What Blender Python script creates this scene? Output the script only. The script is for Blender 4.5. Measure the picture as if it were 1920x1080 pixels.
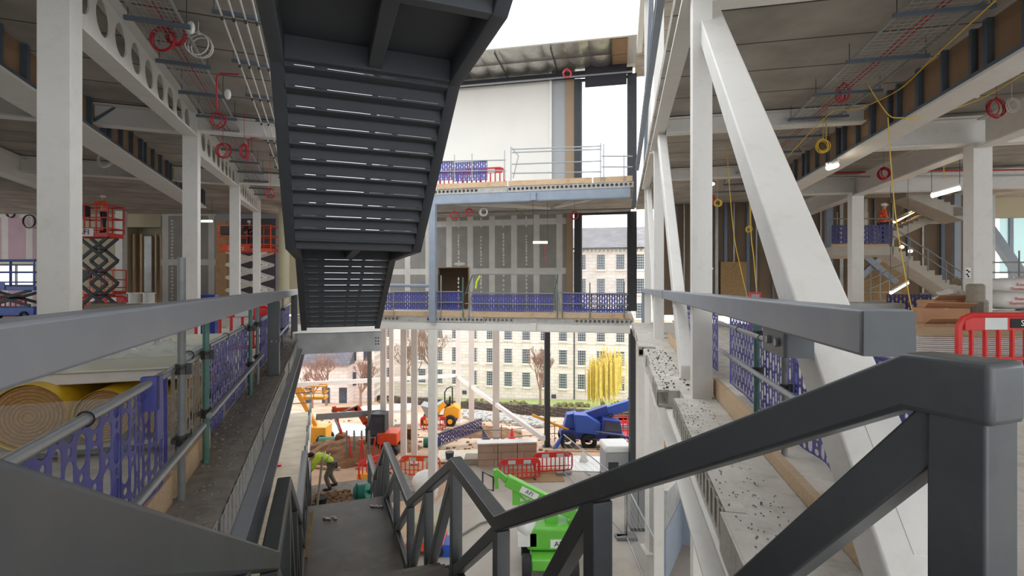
import bpy, bmesh, math, random
from mathutils import Vector, Matrix
random.seed(7)
for o in list(bpy.data.objects): bpy.data.objects.remove(o)
SC = bpy.context.scene
C = SC.collection
K = 1.2          # layout units to metres
EYE = 1.2        # eye above the first-floor slab, layout units
HOR = 537.0
# ---------------- camera, sky, exposure ----------------
cam_d = bpy.data.cameras.new('camera'); cam = bpy.data.objects.new('camera', cam_d); C.objects.link(cam)
cam.location = (0, 0, EYE*K); cam.rotation_euler = (math.radians(90), 0, 0)
cam_d.sensor_width = 36; cam_d.lens = 18; cam_d.shift_y = -0.0016; cam_d.clip_start = 0.02; cam_d.clip_end = 600
SC.camera = cam
w = bpy.data.worlds.new('overcast'); SC.world = w; w.use_nodes = True
nt = w.node_tree; bg = nt.nodes['Background']
bg.inputs[0].default_value = (0.93, 0.965, 1.0, 1); bg.inputs[1].default_value = 2.1
SC.view_settings.view_transform = 'Standard'; SC.view_settings.look = 'None'
SC.view_settings.exposure = 0.38; SC.view_settings.gamma = 1.0; SC.view_settings.use_curve_mapping = False
# ---------------- frames ----------------
PHI = {'U': math.radians(-20.4), 'V': math.radians(12.05), 'W': 0.0}
def FR(F, p, s, z=0.0):
    a = PHI[F]; return (p*math.cos(a)+s*math.sin(a), -p*math.sin(a)+s*math.cos(a), z)
def onS(F, px, py, s):     # pixel on the plane s = const of a frame
    a = PHI[F]; k = (px-960)/960.0; Y = s/(math.cos(a)+k*math.sin(a))
    return (Y*(k*math.cos(a)-math.sin(a)), s, EYE-(py-HOR)/960.0*Y)
def onP(F, px, py, p):
    a = PHI[F]; k = (px-960)/960.0; Y = p/(k*math.cos(a)-math.sin(a))
    return (p, Y*(k*math.sin(a)+math.cos(a)), EYE-(py-HOR)/960.0*Y)
def WP(px, py, Y): return ((px-960)/960.0*Y, Y, EYE-(py-HOR)/960.0*Y)
G0, GY, GS = 7.75, 23.5, 0.162
def gz(Y): return EYE-(G0+max(0, Y-GY)*GS)
def GP(px, py):
    t = (py-HOR)/960.0; Y = G0/t
    if Y > GY: Y = (G0-GY*GS)/(t-GS)
    return ((px-960)/960.0*Y, Y, gz(Y))
# ---------------- mesh builder ----------------
class MB:
    def __init__(s): s.v = []; s.f = []
    def add(s, vs, fs):
        o = len(s.v); s.v += [tuple(v) for v in vs]; s.f += [tuple(i+o for i in f) for f in fs]; return s
    def box(s, x0, x1, y0, y1, z0, z1):
        return s.add([(x0,y0,z0),(x1,y0,z0),(x1,y1,z0),(x0,y1,z0),(x0,y0,z1),(x1,y0,z1),(x1,y1,z1),(x0,y1,z1)],
            [(0,3,2,1),(4,5,6,7),(0,1,5,4),(1,2,6,5),(2,3,7,6),(3,0,4,7)])
    def cb(s, c, d): return s.box(c[0]-d[0]/2, c[0]+d[0]/2, c[1]-d[1]/2, c[1]+d[1]/2, c[2]-d[2]/2, c[2]+d[2]/2)
    def bar(s, a, b, w, h=None, up=(0,0,1)):
        h = h or w; a = Vector(a); b = Vector(b); d = (b-a).normalized(); u = Vector(up)
        if abs(d.dot(u)) > .99: u = Vector((0,1,0))
        r = d.cross(u).normalized(); u = r.cross(d).normalized(); vs = []
        for q in (a, b):
            for i, j in ((-1,-1),(1,-1),(1,1),(-1,1)): vs.append(q+r*(i*w/2)+u*(j*h/2))
        return s.add(vs, [(0,1,2,3),(7,6,5,4),(0,4,5,1),(1,5,6,2),(2,6,7,3),(3,7,4,0)])
    def tube(s, a, b, r, n=8, r2=None): return s.path([a, b], r, n, r2=r2)
    def path(s, pts, r, n=6, closed=False, r2=None):
        P = [Vector(p) for p in pts]; m = len(P); vs = []; fs = []; prev = None
        for i, p in enumerate(P):
            if closed: d = P[(i+1) % m]-P[i-1]
            else: d = P[min(i+1, m-1)]-P[max(i-1, 0)]
            d.normalize()
            if prev is None:
                u = Vector((0,0,1)) if abs(d.z) < .9 else Vector((1,0,0))
                u = (u-d*u.dot(d)).normalized()
            else:
                u = (prev-d*prev.dot(d)).normalized()
            prev = u; x = d.cross(u); rr = r if r2 is None else r+(r2-r)*i/(m-1)
            for k in range(n):
                a = 2*math.pi*k/n; vs.append(p+u*(rr*math.cos(a))+x*(rr*math.sin(a)))
        for i in range(m if closed else m-1):
            j = (i+1) % m
            for k in range(n): fs.append((i*n+k, i*n+(k+1) % n, j*n+(k+1) % n, j*n+k))
        if not closed: fs.append(tuple(range(n))[::-1]); fs.append(tuple((m-1)*n+k for k in range(n)))
        return s.add(vs, fs)
    def prism(s, poly, ax, a, b):      # poly: 2D points in the plane normal to ax
        n = len(poly)
        def m(q, t): return (t, q[0], q[1]) if ax == 0 else ((q[0], t, q[1]) if ax == 1 else (q[0], q[1], t))
        return s.add([m(q, a) for q in poly]+[m(q, b) for q in poly],
            [tuple(range(n))[::-1], tuple(range(n, 2*n))]+[(i, (i+1) % n, n+(i+1) % n, n+i) for i in range(n)])
    def rail(s, x0, x1, pts, h):       # polyline (s, ztop) swept with a vertical rectangular section
        vs = []; fs = []
        for (y, z) in pts: vs += [(x0,y,z),(x1,y,z),(x1,y,z-h),(x0,y,z-h)]
        for i in range(len(pts)-1):
            a = i*4; b = a+4
            for k in range(4): fs.append((a+k, a+(k+1) % 4, b+(k+1) % 4, b+k))
        e = 4*(len(pts)-1); fs += [(0,3,2,1), (e,e+1,e+2,e+3)]
        return s.add(vs, fs)
    def ell(s, c, r, n=10, m=7):
        vs = [(c[0], c[1], c[2]-r[2])]; fs = []
        for j in range(1, m):
            t = math.pi*j/m
            for i in range(n):
                a = 2*math.pi*i/n
                vs.append((c[0]+r[0]*math.sin(t)*math.cos(a), c[1]+r[1]*math.sin(t)*math.sin(a), c[2]-r[2]*math.cos(t)))
        vs.append((c[0], c[1], c[2]+r[2])); e = len(vs)-1
        for i in range(n):
            fs.append((0, 1+(i+1) % n, 1+i)); fs.append((e, 1+(m-2)*n+i, 1+(m-2)*n+(i+1) % n))
            for j in range(m-2): fs.append((1+j*n+i, 1+j*n+(i+1) % n, 1+(j+1)*n+(i+1) % n, 1+(j+1)*n+i))
        return s.add(vs, fs)
    def ring(s, c, R, r, ax=1, n=20, k=5, sx=1, sz=1, tilt=0):
        pts = []
        for i in range(n):
            a = 2*math.pi*i/n; u = R*math.cos(a)*sx; v = R*math.sin(a)*sz
            if ax == 1: pts.append((c[0]+u*math.cos(tilt), c[1]+u*math.sin(tilt), c[2]+v))
            elif ax == 0: pts.append((c[0], c[1]+u, c[2]+v))
            else: pts.append((c[0]+u, c[1]+v, c[2]))
        return s.path(pts, r, k, closed=True)
    def wheel(s, c, r, w, ax=0, n=18):
        prof = [(-.5, .6), (-.5, .88), (-.36, 1), (.36, 1), (.5, .88), (.5, .6), (.3, .5), (-.3, .5)]; vs = []; fs = []
        for i in range(n):
            a = 2*math.pi*i/n
            for (t, q) in prof:
                u = r*q*math.cos(a); v = r*q*math.sin(a)
                vs.append((c[0]+t*w, c[1]+u, c[2]+v) if ax == 0 else (c[0]+u, c[1]+t*w, c[2]+v))
        m = len(prof)
        for i in range(n):
            for j in range(m): fs.append((i*m+j, i*m+(j+1) % m, ((i+1) % n)*m+(j+1) % m, ((i+1) % n)*m+j))
        return s.add(vs, fs)
    def tf(s, fn): s.v = [fn(v) for v in s.v]; return s
    def merge(s, o): return s.add(o.v, o.f)

def holeplate(L, rows, cw, th, n=8, fill=.62, wave=0.0, H0=0.0):
    """sheet in x-z with a hole per cell. rows(i) -> list of (cell height, hole kind)"""
    mb = MB(); cols = max(1, int(round(L/cw))); cw = L/cols
    for i in range(cols):
        z = H0
        for (h, kind) in rows(i):
            x0 = i*cw; cx = x0+cw/2; cz = z+h/2; out = []; inn = []
            hw = cw/2*fill if kind != 'c' else min(cw, h)/2*.7; hh = h/2-cw*(1-fill)*.35 if kind != 'c' else hw
            if kind == 's': hh = h/2*.9
            for k in range(n):
                a = 2*math.pi*(k+.5)/n; c_, s_ = math.cos(a), math.sin(a)
                m = max(abs(c_), abs(s_)); out.append((cx+c_/m*cw/2, cz+s_/m*h/2))
                if kind != 'c' and hh > hw: inn.append((cx+c_*hw, cz+s_*hw+(hh-hw if s_ > 0 else hw-hh)))
                else: inn.append((cx+c_*hw, cz+s_*hh))
            def Y(x): return wave*math.sin(x*5.1)+wave*.5*math.sin(x*12.7+1)
            vs = [(x, Y(x), zz) for x, zz in out]+[(x, Y(x), zz) for x, zz in inn]+[(x, Y(x)+th, zz) for x, zz in out]+[(x, Y(x)+th, zz) for x, zz in inn]
            fs = []
            for k in range(n):
                j = (k+1) % n
                fs += [(k, j, n+j, n+k), (3*n+k, 3*n+j, 2*n+j, 2*n+k), (n+k, n+j, 3*n+j, 3*n+k)]
            # corners of the cell
            mb.add(vs, fs)
            for (ax_, az_) in ((-1,-1),(1,-1),(1,1),(-1,1)):
                X = cx+ax_*cw/2; Z = cz+az_*h/2
                kk = sorted(range(n), key=lambda k: ((out[k][0]-X)/cw)**2+((out[k][1]-Z)/h)**2)[:2]
                if True:
                    for yy in (0, th):
                        mb.add([(out[kk[0]][0], Y(out[kk[0]][0])+yy, out[kk[0]][1]), (out[kk[1]][0], Y(out[kk[1]][0])+yy, out[kk[1]][1]), (X, Y(X)+yy, Z)], [(0,1,2)])
            z += h
    return mb
def net_rows(H, hs, hc):
    m = max(1, int(round(H/(hs+hc)))); q = H/(m*(hs+hc))
    def rows(i):
        a = [(hs*q, 'o'), (hc*q, 'c')]*m
        return a if i % 2 == 0 else [(hs*q/2, 'o'), (hc*q, 'c')]+[(hs*q, 'o'), (hc*q, 'c')]*(m-1)+[(hs*q/2, 'o')]
    return rows
# ---------------- objects ----------------
def mesh_of(name, mb, mat, off=(0,0,0), smooth=True):
    me = bpy.data.meshes.new(name)
    me.from_pydata([((v[0]-off[0])*K, (v[1]-off[1])*K, (v[2]-off[2])*K) for v in mb.v], [], mb.f)
    bm = bmesh.new(); bm.from_mesh(me); bmesh.ops.recalc_face_normals(bm, faces=bm.faces); bm.to_mesh(me); bm.free()
    me.materials.append(mat)
    if smooth:
        for p in me.polygons: p.use_smooth = True
        try: me.set_sharp_from_angle(angle=math.radians(38))
        except Exception: pass
    return me
def bev(o, wd, seg=2):
    m = o.modifiers.new('bevel', 'BEVEL'); m.width = wd*K; m.segments = seg; m.limit_method = 'ANGLE'; m.angle_limit = math.radians(30); return o
OFF = {}
def thing(name, label, cat, F='W', at=(0,0,0), group=None, rz=0.0, local=False):
    o = bpy.data.objects.new(name, None); C.objects.link(o); o.empty_display_size = .1
    x, y, z = FR(F, *at); o.location = (x*K, y*K, z*K); o.rotation_euler = (0, 0, -PHI[F]+rz)
    o['label'] = label; o['category'] = cat
    if group: o['group'] = group
    OFF[o.name] = (0,0,0) if local else at
    return o
def part(name, mb, mat, parent, label=None, smooth=True, off=None, bevel=0):
    f = OFF.get(parent.name, (0,0,0)) if off is None else off
    o = bpy.data.objects.new(name, mesh_of(name, mb, mat, f, smooth)); C.objects.link(o); o.parent = parent
    OFF[o.name] = f
    if label: o['label'] = label
    if bevel: bev(o, bevel)
    return o
def solo(name, mb, mat, label=None, cat=None, F='W', at=None, group=None, kind=None, rz=0.0, bevel=0, smooth=True):
    """single-mesh top-level object; at=None: coordinates are frame coordinates, origin put at its base centre"""
    if at is None:
        xs = [v[0] for v in mb.v]; ys = [v[1] for v in mb.v]; zs = [v[2] for v in mb.v]
        off = ((min(xs)+max(xs))/2, (min(ys)+max(ys))/2, min(zs)); at = off
    else: off = (0,0,0)
    o = bpy.data.objects.new(name, mesh_of(name, mb, mat, off, smooth)); C.objects.link(o)
    x, y, z = FR(F, *at); o.location = (x*K, y*K, z*K); o.rotation_euler = (0, 0, -PHI[F]+rz)
    OFF[o.name] = off
    if label: o['label'] = label
    if cat: o['category'] = cat
    if group: o['group'] = group
    if kind: o['kind'] = kind
    if bevel: bev(o, bevel)
    return o
def struct(name, mb, mat, F='W', label=None, bevel=0, smooth=True): return solo(name, mb, mat, label, None, F, kind='structure', bevel=bevel, smooth=smooth)
def dup(root, F, at, label=None, rz=0.0, scale=None):
    r = root.copy(); C.objects.link(r); x, y, z = FR(F, *at); r.location = (x*K, y*K, z*K); r.rotation_euler = (0, 0, -PHI[F]+rz)
    if label: r['label'] = label
    if scale: r.scale = (scale,)*3
    def kids(a, b):
        for ch in list(a.children):
            c = ch.copy(); C.objects.link(c); c.parent = b; kids(ch, c)
    kids(root, r); return r
_fc = {}
def text_mb(txt, size, depth=.004):
    cu = bpy.data.curves.new('lettering', 'FONT'); cu.body = txt; cu.size = size; cu.extrude = depth/2; cu.resolution_u = 2
    cu.align_x = 'CENTER'; cu.align_y = 'CENTER'
    o = bpy.data.objects.new('lettering', cu); C.objects.link(o); bpy.context.view_layer.update()
    me = bpy.data.meshes.new_from_object(o.evaluated_get(bpy.context.evaluated_depsgraph_get()))
    mb = MB(); mb.add([tuple(v.co) for v in me.vertices], [tuple(p.vertices) for p in me.polygons])
    bpy.data.objects.remove(o); bpy.data.curves.remove(cu); bpy.data.meshes.remove(me)
    mb.v = [(x, -z, y) for (x, y, z) in mb.v]        # upright, facing -y
    return mb
def moved(mb, dx, dy, dz, rz=0.0, rx=0.0):
    c, s = math.cos(rz), math.sin(rz); cx, sx = math.cos(rx), math.sin(rx)
    mb.v = [((x*c-(y*cx-z*sx)*s)+dx, (x*s+(y*cx-z*sx)*c)+dy, y*sx+z*cx+dz) for (x, y, z) in mb.v]; return mb
# ---------------- materials ----------------
def lin(c): return tuple(((v/255.0+.055)/1.055)**2.4 if v > 10 else v/255.0/12.92 for v in c)
def mat(name, rgb, rough=.6, metal=0.0, var=.12, scale=6.0, bump=0.0, bscale=40.0, stretch=None, dirt=None, dirt_amt=.5, dirt_scale=3.0):
    m = bpy.data.materials.new(name); m.use_nodes = True; n = m.node_tree; b = n.nodes['Principled BSDF']; L = n.links
    c = lin(rgb); b.inputs['Roughness'].default_value = rough; b.inputs['Metallic'].default_value = metal
    tc = n.nodes.new('ShaderNodeTexCoord'); vec = tc.outputs['Object']
    if stretch:
        mp = n.nodes.new('ShaderNodeMapping'); mp.inputs['Scale'].default_value = stretch; L.new(vec, mp.inputs[0]); vec = mp.outputs[0]
    nz = n.nodes.new('ShaderNodeTexNoise'); nz.inputs['Scale'].default_value = scale; nz.inputs['Detail'].default_value = 6; L.new(vec, nz.inputs['Vector'])
    r = n.nodes.new('ShaderNodeValToRGB'); L.new(nz.outputs['Fac'], r.inputs[0])
    r.color_ramp.elements[0].position = .3; r.color_ramp.elements[1].position = .7
    r.color_ramp.elements[0].color = tuple(max(0, v*(1-var)) for v in c)+(1,); r.color_ramp.elements[1].color = tuple(min(1, v*(1+var)) for v in c)+(1,)
    col = r.outputs[0]
    if dirt:
        n2 = n.nodes.new('ShaderNodeTexNoise'); n2.inputs['Scale'].default_value = dirt_scale; n2.inputs['Detail'].default_value = 10; n2.inputs['Roughness'].default_value = .7
        L.new(tc.outputs['Object'], n2.inputs['Vector'])
        r2 = n.nodes.new('ShaderNodeValToRGB'); L.new(n2.outputs['Fac'], r2.inputs[0]); r2.color_ramp.elements[0].position = .5; r2.color_ramp.elements[1].position = .72
        r2.color_ramp.elements[1].color = (dirt_amt,)*3+(1,)
        mx = n.nodes.new('ShaderNodeMixRGB'); L.new(r2.outputs[0], mx.inputs[0]); L.new(col, mx.inputs[1]); mx.inputs[2].default_value = lin(dirt)+(1,); col = mx.outputs[0]
    L.new(col, b.inputs['Base Color'])
    if bump:
        n3 = n.nodes.new('ShaderNodeTexNoise'); n3.inputs['Scale'].default_value = bscale; n3.inputs['Detail'].default_value = 8; L.new(vec, n3.inputs['Vector'])
        bp = n.nodes.new('ShaderNodeBump'); bp.inputs['Strength'].default_value = bump; bp.inputs['Distance'].default_value = .02
        L.new(n3.outputs['Fac'], bp.inputs['Height']); L.new(bp.outputs[0], b.inputs['Normal'])
    return m
def brickmat(name, c1, c2, mortar, bw, rh, ms, axes='xz', offset=.5, rough=.85, sub=None, var=.15, nscale=1.5):
    m = bpy.data.materials.new(name); m.use_nodes = True; n = m.node_tree; b = n.nodes['Principled BSDF']; L = n.links
    b.inputs['Roughness'].default_value = rough
    tc = n.nodes.new('ShaderNodeTexCoord'); sp = n.nodes.new('ShaderNodeSeparateXYZ'); L.new(tc.outputs['Object'], sp.inputs[0])
    cb = n.nodes.new('ShaderNodeCombineXYZ'); ix = {'x': 0, 'y': 1, 'z': 2}
    L.new(sp.outputs[ix[axes[0]]], cb.inputs[0]); L.new(sp.outputs[ix[axes[1]]], cb.inputs[1])
    bt = n.nodes.new('ShaderNodeTexBrick'); L.new(cb.outputs[0], bt.inputs['Vector'])
    bt.inputs['Color1'].default_value = lin(c1)+(1,); bt.inputs['Color2'].default_value = lin(c2)+(1,); bt.inputs['Mortar'].default_value = lin(mortar)+(1,)
    bt.inputs['Scale'].default_value = 1; bt.inputs['Brick Width'].default_value = bw*K; bt.inputs['Row Height'].default_value = rh*K; bt.inputs['Mortar Size'].default_value = ms*K
    bt.inputs['Mortar Smooth'].default_value = .1; bt.offset = offset
    nz = n.nodes.new('ShaderNodeTexNoise'); nz.inputs['Scale'].default_value = nscale; nz.inputs['Detail'].default_value = 8; L.new(tc.outputs['Object'], nz.inputs['Vector'])
    mr = n.nodes.new('ShaderNodeMapRange'); mr.inputs[1].default_value = .3; mr.inputs[2].default_value = .7; mr.inputs[3].default_value = 1-var; mr.inputs[4].default_value = 1+var*.5; L.new(nz.outputs['Fac'], mr.inputs[0])
    mx = n.nodes.new('ShaderNodeMixRGB'); mx.blend_type = 'MULTIPLY'; mx.inputs[0].default_value = 1; L.new(bt.outputs['Color'], mx.inputs[1]); L.new(mr.outputs[0], mx.inputs[2])
    L.new(mx.outputs[0], b.inputs['Base Color'])
    return m
def emit(name, rgb, st):
    m = bpy.data.materials.new(name); m.use_nodes = True; b = m.node_tree.nodes['Principled BSDF']
    b.inputs['Base Color'].default_value = lin(rgb)+(1,); b.inputs['Emission Color'].default_value = lin(rgb)+(1,); b.inputs['Emission Strength'].default_value = st; return m
def glass(name, rgb, rough=.05, alpha=.35):
    m = bpy.data.materials.new(name); m.use_nodes = True; n = m.node_tree; L = n.links; out = n.nodes['Material Output']; b = n.nodes['Principled BSDF']
    b.inputs['Base Color'].default_value = lin(rgb)+(1,); b.inputs['Roughness'].default_value = rough; b.inputs['Alpha'].default_value = alpha; return m
M = {
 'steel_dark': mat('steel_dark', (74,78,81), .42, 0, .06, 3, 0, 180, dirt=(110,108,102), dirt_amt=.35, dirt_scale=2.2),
 'steel_mid': mat('steel_mid', (142,146,153), .42, 0, .05, 3, 0, 180, dirt=(172,166,156), dirt_amt=.35, dirt_scale=2),
 'brown_dark': mat('dark_brown_lining', (112,96,80), .85, 0, .08, 1),
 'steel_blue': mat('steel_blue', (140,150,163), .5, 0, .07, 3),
 'stair_under': mat('stair_under', (72,75,80), .6, 0, .05, 3, .1, 220),
 'white': mat('white_steel', (222,219,213), .5, 0, .03, 2, 0, dirt=(178,170,158), dirt_amt=.3, dirt_scale=4),
 'white_pink': mat('white_primed_steel', (234,226,220), .5, 0, .03, 2),
 'soffit': brickmat('plank_soffit', (180,173,163), (164,158,149), (84,80,74), 40, 1.0, .018, 'xy', 0, .9, var=.28, nscale=1.0),
 'slab': mat('concrete_slab', (196,190,180), .85, 0, .12, 3, .3, 30, dirt=(110,104,96), dirt_amt=.5, dirt_scale=5),
 'slab_dirty': mat('dusty_concrete', (138,130,121), .95, 0, .18, 6, .6, 30, dirt=(90,84,77), dirt_amt=.6, dirt_scale=7),
 'slab_edge': mat('plank_concrete', (172,170,165), .9, 0, .15, 8, .5, 30),
 'conc_floor': mat('screed_floor', (176,168,158), .8, 0, .1, .6, .1, 20, dirt=(150,134,118), dirt_amt=.6, dirt_scale=.35),
 'ramp': brickmat('boarded_concrete', (226,216,196), (216,205,184), (176,164,140), 30, .8, .012, 'xy', 0, .85, var=.15),
 'net': mat('blue_net', (74,76,146), .5, 0, .1, 5),
 'net_dark': mat('dark_blue_net', (52,52,108), .5, 0, .1, 5),
 'galv': mat('galvanised_tube', (160,164,166), .4, .6, .12, 12, dirt=(120,112,104), dirt_amt=.4, dirt_scale=12),
 'galv_dull': mat('dull_tube', (128,130,128), .6, .3, .15, 12, dirt=(100,90,80), dirt_amt=.5, dirt_scale=12),
 'green_pole': mat('green_pole', (78,118,106), .5, .2, .15, 12, dirt=(130,130,124), dirt_amt=.6, dirt_scale=10),
 'clamp': mat('clamp_steel', (74,72,70), .5, .5, .15, 12),
 'timber': mat('toe_timber', (198,170,136), .75, 0, .12, 4, .15, 20, (1,8,8), dirt=(150,120,92), dirt_amt=.5, dirt_scale=2),
 'timber_grey': mat('weathered_timber', (150,140,126), .85, 0, .15, 4, .2, 20, (1,8,8)),
 'ply': mat('plywood', (176,142,100), .7, 0, .12, 3, .1, 15, (1,6,1)),
 'board': mat('gypsum_brown', (146,118,90), .85, 0, .08, 3),
 'stud': mat('stud_steel', (96,108,120), .45, .4, .06, 5),
 'galvwire': mat('wire', (176,176,174), .4, .5, .05, 5),
 'red': mat('red_plastic', (208,42,38), .45, 0, .06, 5),
 'red_cable': mat('red_cable', (178,30,44), .5, 0, .05, 5),
 'white_cable': mat('white_cable', (218,216,210), .5, 0, .05, 5),
 'yellow_cable': mat('yellow_cable', (214,176,52), .5, 0, .05, 5),
 'orange': mat('orange_paint', (232,84,40), .45, 0, .06, 5, dirt=(120,70,50), dirt_amt=.25),
 'blue': mat('blue_paint', (44,84,176), .4, 0, .08, 3),
 'blue_deep': mat('deep_blue_paint', (36,58,140), .4, 0, .08, 3),
 'green': mat('lime_green_paint', (104,188,66), .38, 0, .06, 3),
 'yellow': mat('yellow_paint', (240,170,44), .45, 0, .07, 3, dirt=(130,96,60), dirt_amt=.3),
 'black': mat('black_rubber', (34,34,35), .75, 0, .1, 8, .1, 40),
 'dark': mat('dark_paint', (52,54,58), .6, 0, .1, 5),
 'hiviz': mat('hi_vis_yellow', (206,232,52), .6, 0, .1, 14, .2, 20),
 'hiorange': mat('hi_vis_orange', (244,92,44), .6, 0, .1, 14, .2, 20),
 'reflective': mat('reflective_tape', (196,200,196), .35, .2, .05, 5),
 'cloth_dark': mat('dark_workwear', (48,50,58), .85, 0, .15, 14, .2, 20),
 'cloth_grey': mat('grey_workwear', (112,106,96), .85, 0, .15, 14, .2, 20),
 'skin': mat('skin', (196,148,122), .6, 0, .05, 8),
 'helmet': mat('white_helmet', (232,232,228), .35, 0, .03, 5),
 'hair': mat('dark_hair', (40,32,28), .8, 0, .1, 20),
 'boot': mat('boot_leather', (56,46,38), .7, 0, .1, 14),
 'wrap': glass('plastic_wrap', (232,234,230), .25, .10),
 'bag_clear': glass('clear_bag', (232,234,230), .2, .4),
 'wrap_top': mat('shrink_wrapped_boards', (200,198,180), .35, 0, .1, 2.5, .3, 6, (1,.35,1)),
 'insul': mat('insulation_edge', (186,138,72), .95, 0, .15, 30, .6, 60),
 'insul_wrap': mat('yellow_wrap', (220,178,38), .35, 0, .12, 5, .2, 8),
 'green_wrap': mat('green_label', (84,150,74), .4, 0, .1, 5),
 'cardboard': mat('cardboard', (186,140,106), .85, 0, .06, 4),
 'gyp': mat('plasterboard_edge', (206,200,194), .85, 0, .05, 10),
 'gyp_line': mat('plasterboard_gap', (118,112,108), .9, 0, .05, 10),
 'bag': mat('white_bag', (214,210,206), .45, 0, .06, 5, .5, 9),
 'foil': None,
 'wall_white': mat('white_panel_wall', (220,217,210), .6, 0, .03, .6),
 'wall_grey': mat('grey_lining', (158,160,162), .7, 0, .03, 1),
 'wall_brown': mat('brown_lining', (150,128,104), .8, 0, .05, 1),
 'wall_beige': mat('beige_wall', (178,170,144), .8, 0, .05, .8),
 'pink_wall': brickmat('pink_plasterboard', (196,168,178), (188,160,172), (214,210,206), 1.15, 2.3, .16, 'xz', 0, .85, var=.08),
 'taped_wall': brickmat('taped_plasterboard', (150,147,141), (143,140,135), (206,203,196), 1.09, 2.34, .15, 'xz', 0, .85, var=.12),
 'filler': mat('joint_filler', (204,202,196), .8, 0, .05, 8),
 'dark_wall': mat('dark_lining', (84,80,92), .85, 0, .06, 1),
 'mill': brickmat('mill_stone', (240,228,222), (230,214,206), (210,196,188), .95, .42, .03, 'xz', .5, .9, var=.14, nscale=.35),
 'mill_trim': mat('mill_trim', (230,218,208), .85, 0, .1, 2),
 'slate': brickmat('slate_roof', (150,146,148), (132,128,130), (106,104,106), .6, .35, .02, 'xy', .5, .8, var=.2, nscale=.4),
 'slate_dark': brickmat('dark_slate_roof', (112,106,112), (96,92,98), (78,74,80), .6, .35, .02, 'xy', .5, .8, var=.2),
 'mill_glass': mat('mill_glass', (72,80,92), .15, 0, .35, .8),
 'mullion': mat('mullion_paint', (206,206,206), .6, 0, .04, 5),
 'stonewall': brickmat('drystone_wall', (104,92,80), (80,72,64), (52,48,44), .55, .25, .03, 'xz', .5, .95, var=.4, nscale=1),
 'earth': mat('earth_ground', (186,156,130), .95, 0, .25, .6, .7, 3, dirt=(226,214,202), dirt_amt=.9, dirt_scale=.13),
 'mud': mat('brown_mud', (132,98,70), .95, 0, .25, 2.5, .9, 6),
 'grass': mat('grass', (152,166,104), .95, 0, .2, 1.2, .5, 8, dirt=(176,170,110), dirt_amt=.6, dirt_scale=.4),
 'bark': mat('pale_bark', (146,124,104), .9, 0, .2, 5),
 'twig': mat('twigs', (150,118,104), .9, 0, .15, 5),
 'leaf_yellow': mat('yellow_leaves', (226,200,104), .8, 0, .2, 2),
 'shrub': mat('shrub_leaves', (124,118,76), .9, 0, .3, 2, .5, 6),
 'block': brickmat('stone_blocks', (176,150,130), (166,140,120), (120,100,86), 1.0, .3, .012, 'xz', .3, .9, var=.15),
 'plate': mat('stair_plate', (92,87,78), .5, 0, .2, 1.6, .12, 60, dirt=(132,122,98), dirt_amt=.6, dirt_scale=1.4),
 'silver': mat('zinc_beam', (168,170,168), .45, .35, .15, 3),
 'teal': mat('teal_plastic', (46,134,116), .5, 0, .08, 5),
 'teal_glass': glass('teal_film_glass', (150,224,220), .2, .5),
 'clear_glass': glass('window_glass', (228,236,240), .05, .18),
 'lamp': emit('lamp_tube', (255,240,214), 9),
 'lamp_warm': emit('lamp_warm', (255,214,140), 7),
 'conc_stair': mat('precast_stair', (176,168,156), .85, 0, .08, 3),
 'white_plastic': mat('white_plastic', (232,232,228), .45, 0, .04, 5),
}
def foil():
    m = mat('foil_insulation', (176,172,166), .32, .85, .15, 3, .9, 5); return m
M['foil'] = foil()
M['black_sheet'] = mat('black_sheet', (34,32,42), .6, 0, .1, 2, .3, 8)
M['osb'] = mat('osb_board', (150,122,84), .8, 0, .2, 14, .2, 30)
# ================= ground, slabs, roofs, far walls =================
mb = MB(); nx, ny = 24, 24
vs = []; fs = []
ys = [-8, 6, 12, 20, 24, 28, 32, 36, 40, 46, 52, 58, 64, 70, 80, 95, 120]
xs = [-90, -60, -40, -28, -20, -14, -8, -3, 2, 8, 14, 20, 28, 40, 60, 90]
for y in ys:
    for x in xs: vs.append((x, y, gz(y)+(random.uniform(-.12, .12) if y > 30 and y < 64 else 0)))
for j in range(len(ys)-1):
    for i in range(len(xs)-1): a = j*len(xs)+i; fs.append((a, a+1, a+1+len(xs), a+len(xs)))
mb.add(vs, fs); struct('ground', mb, M['earth'])
# screeded concrete apron inside the building footprint
mb = MB(); mb.box(-6.5, 16, -2, 23.5, gz(0)-.2, gz(0)+.006)
struct('floor', mb, M['conc_floor'], 'V')
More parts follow.
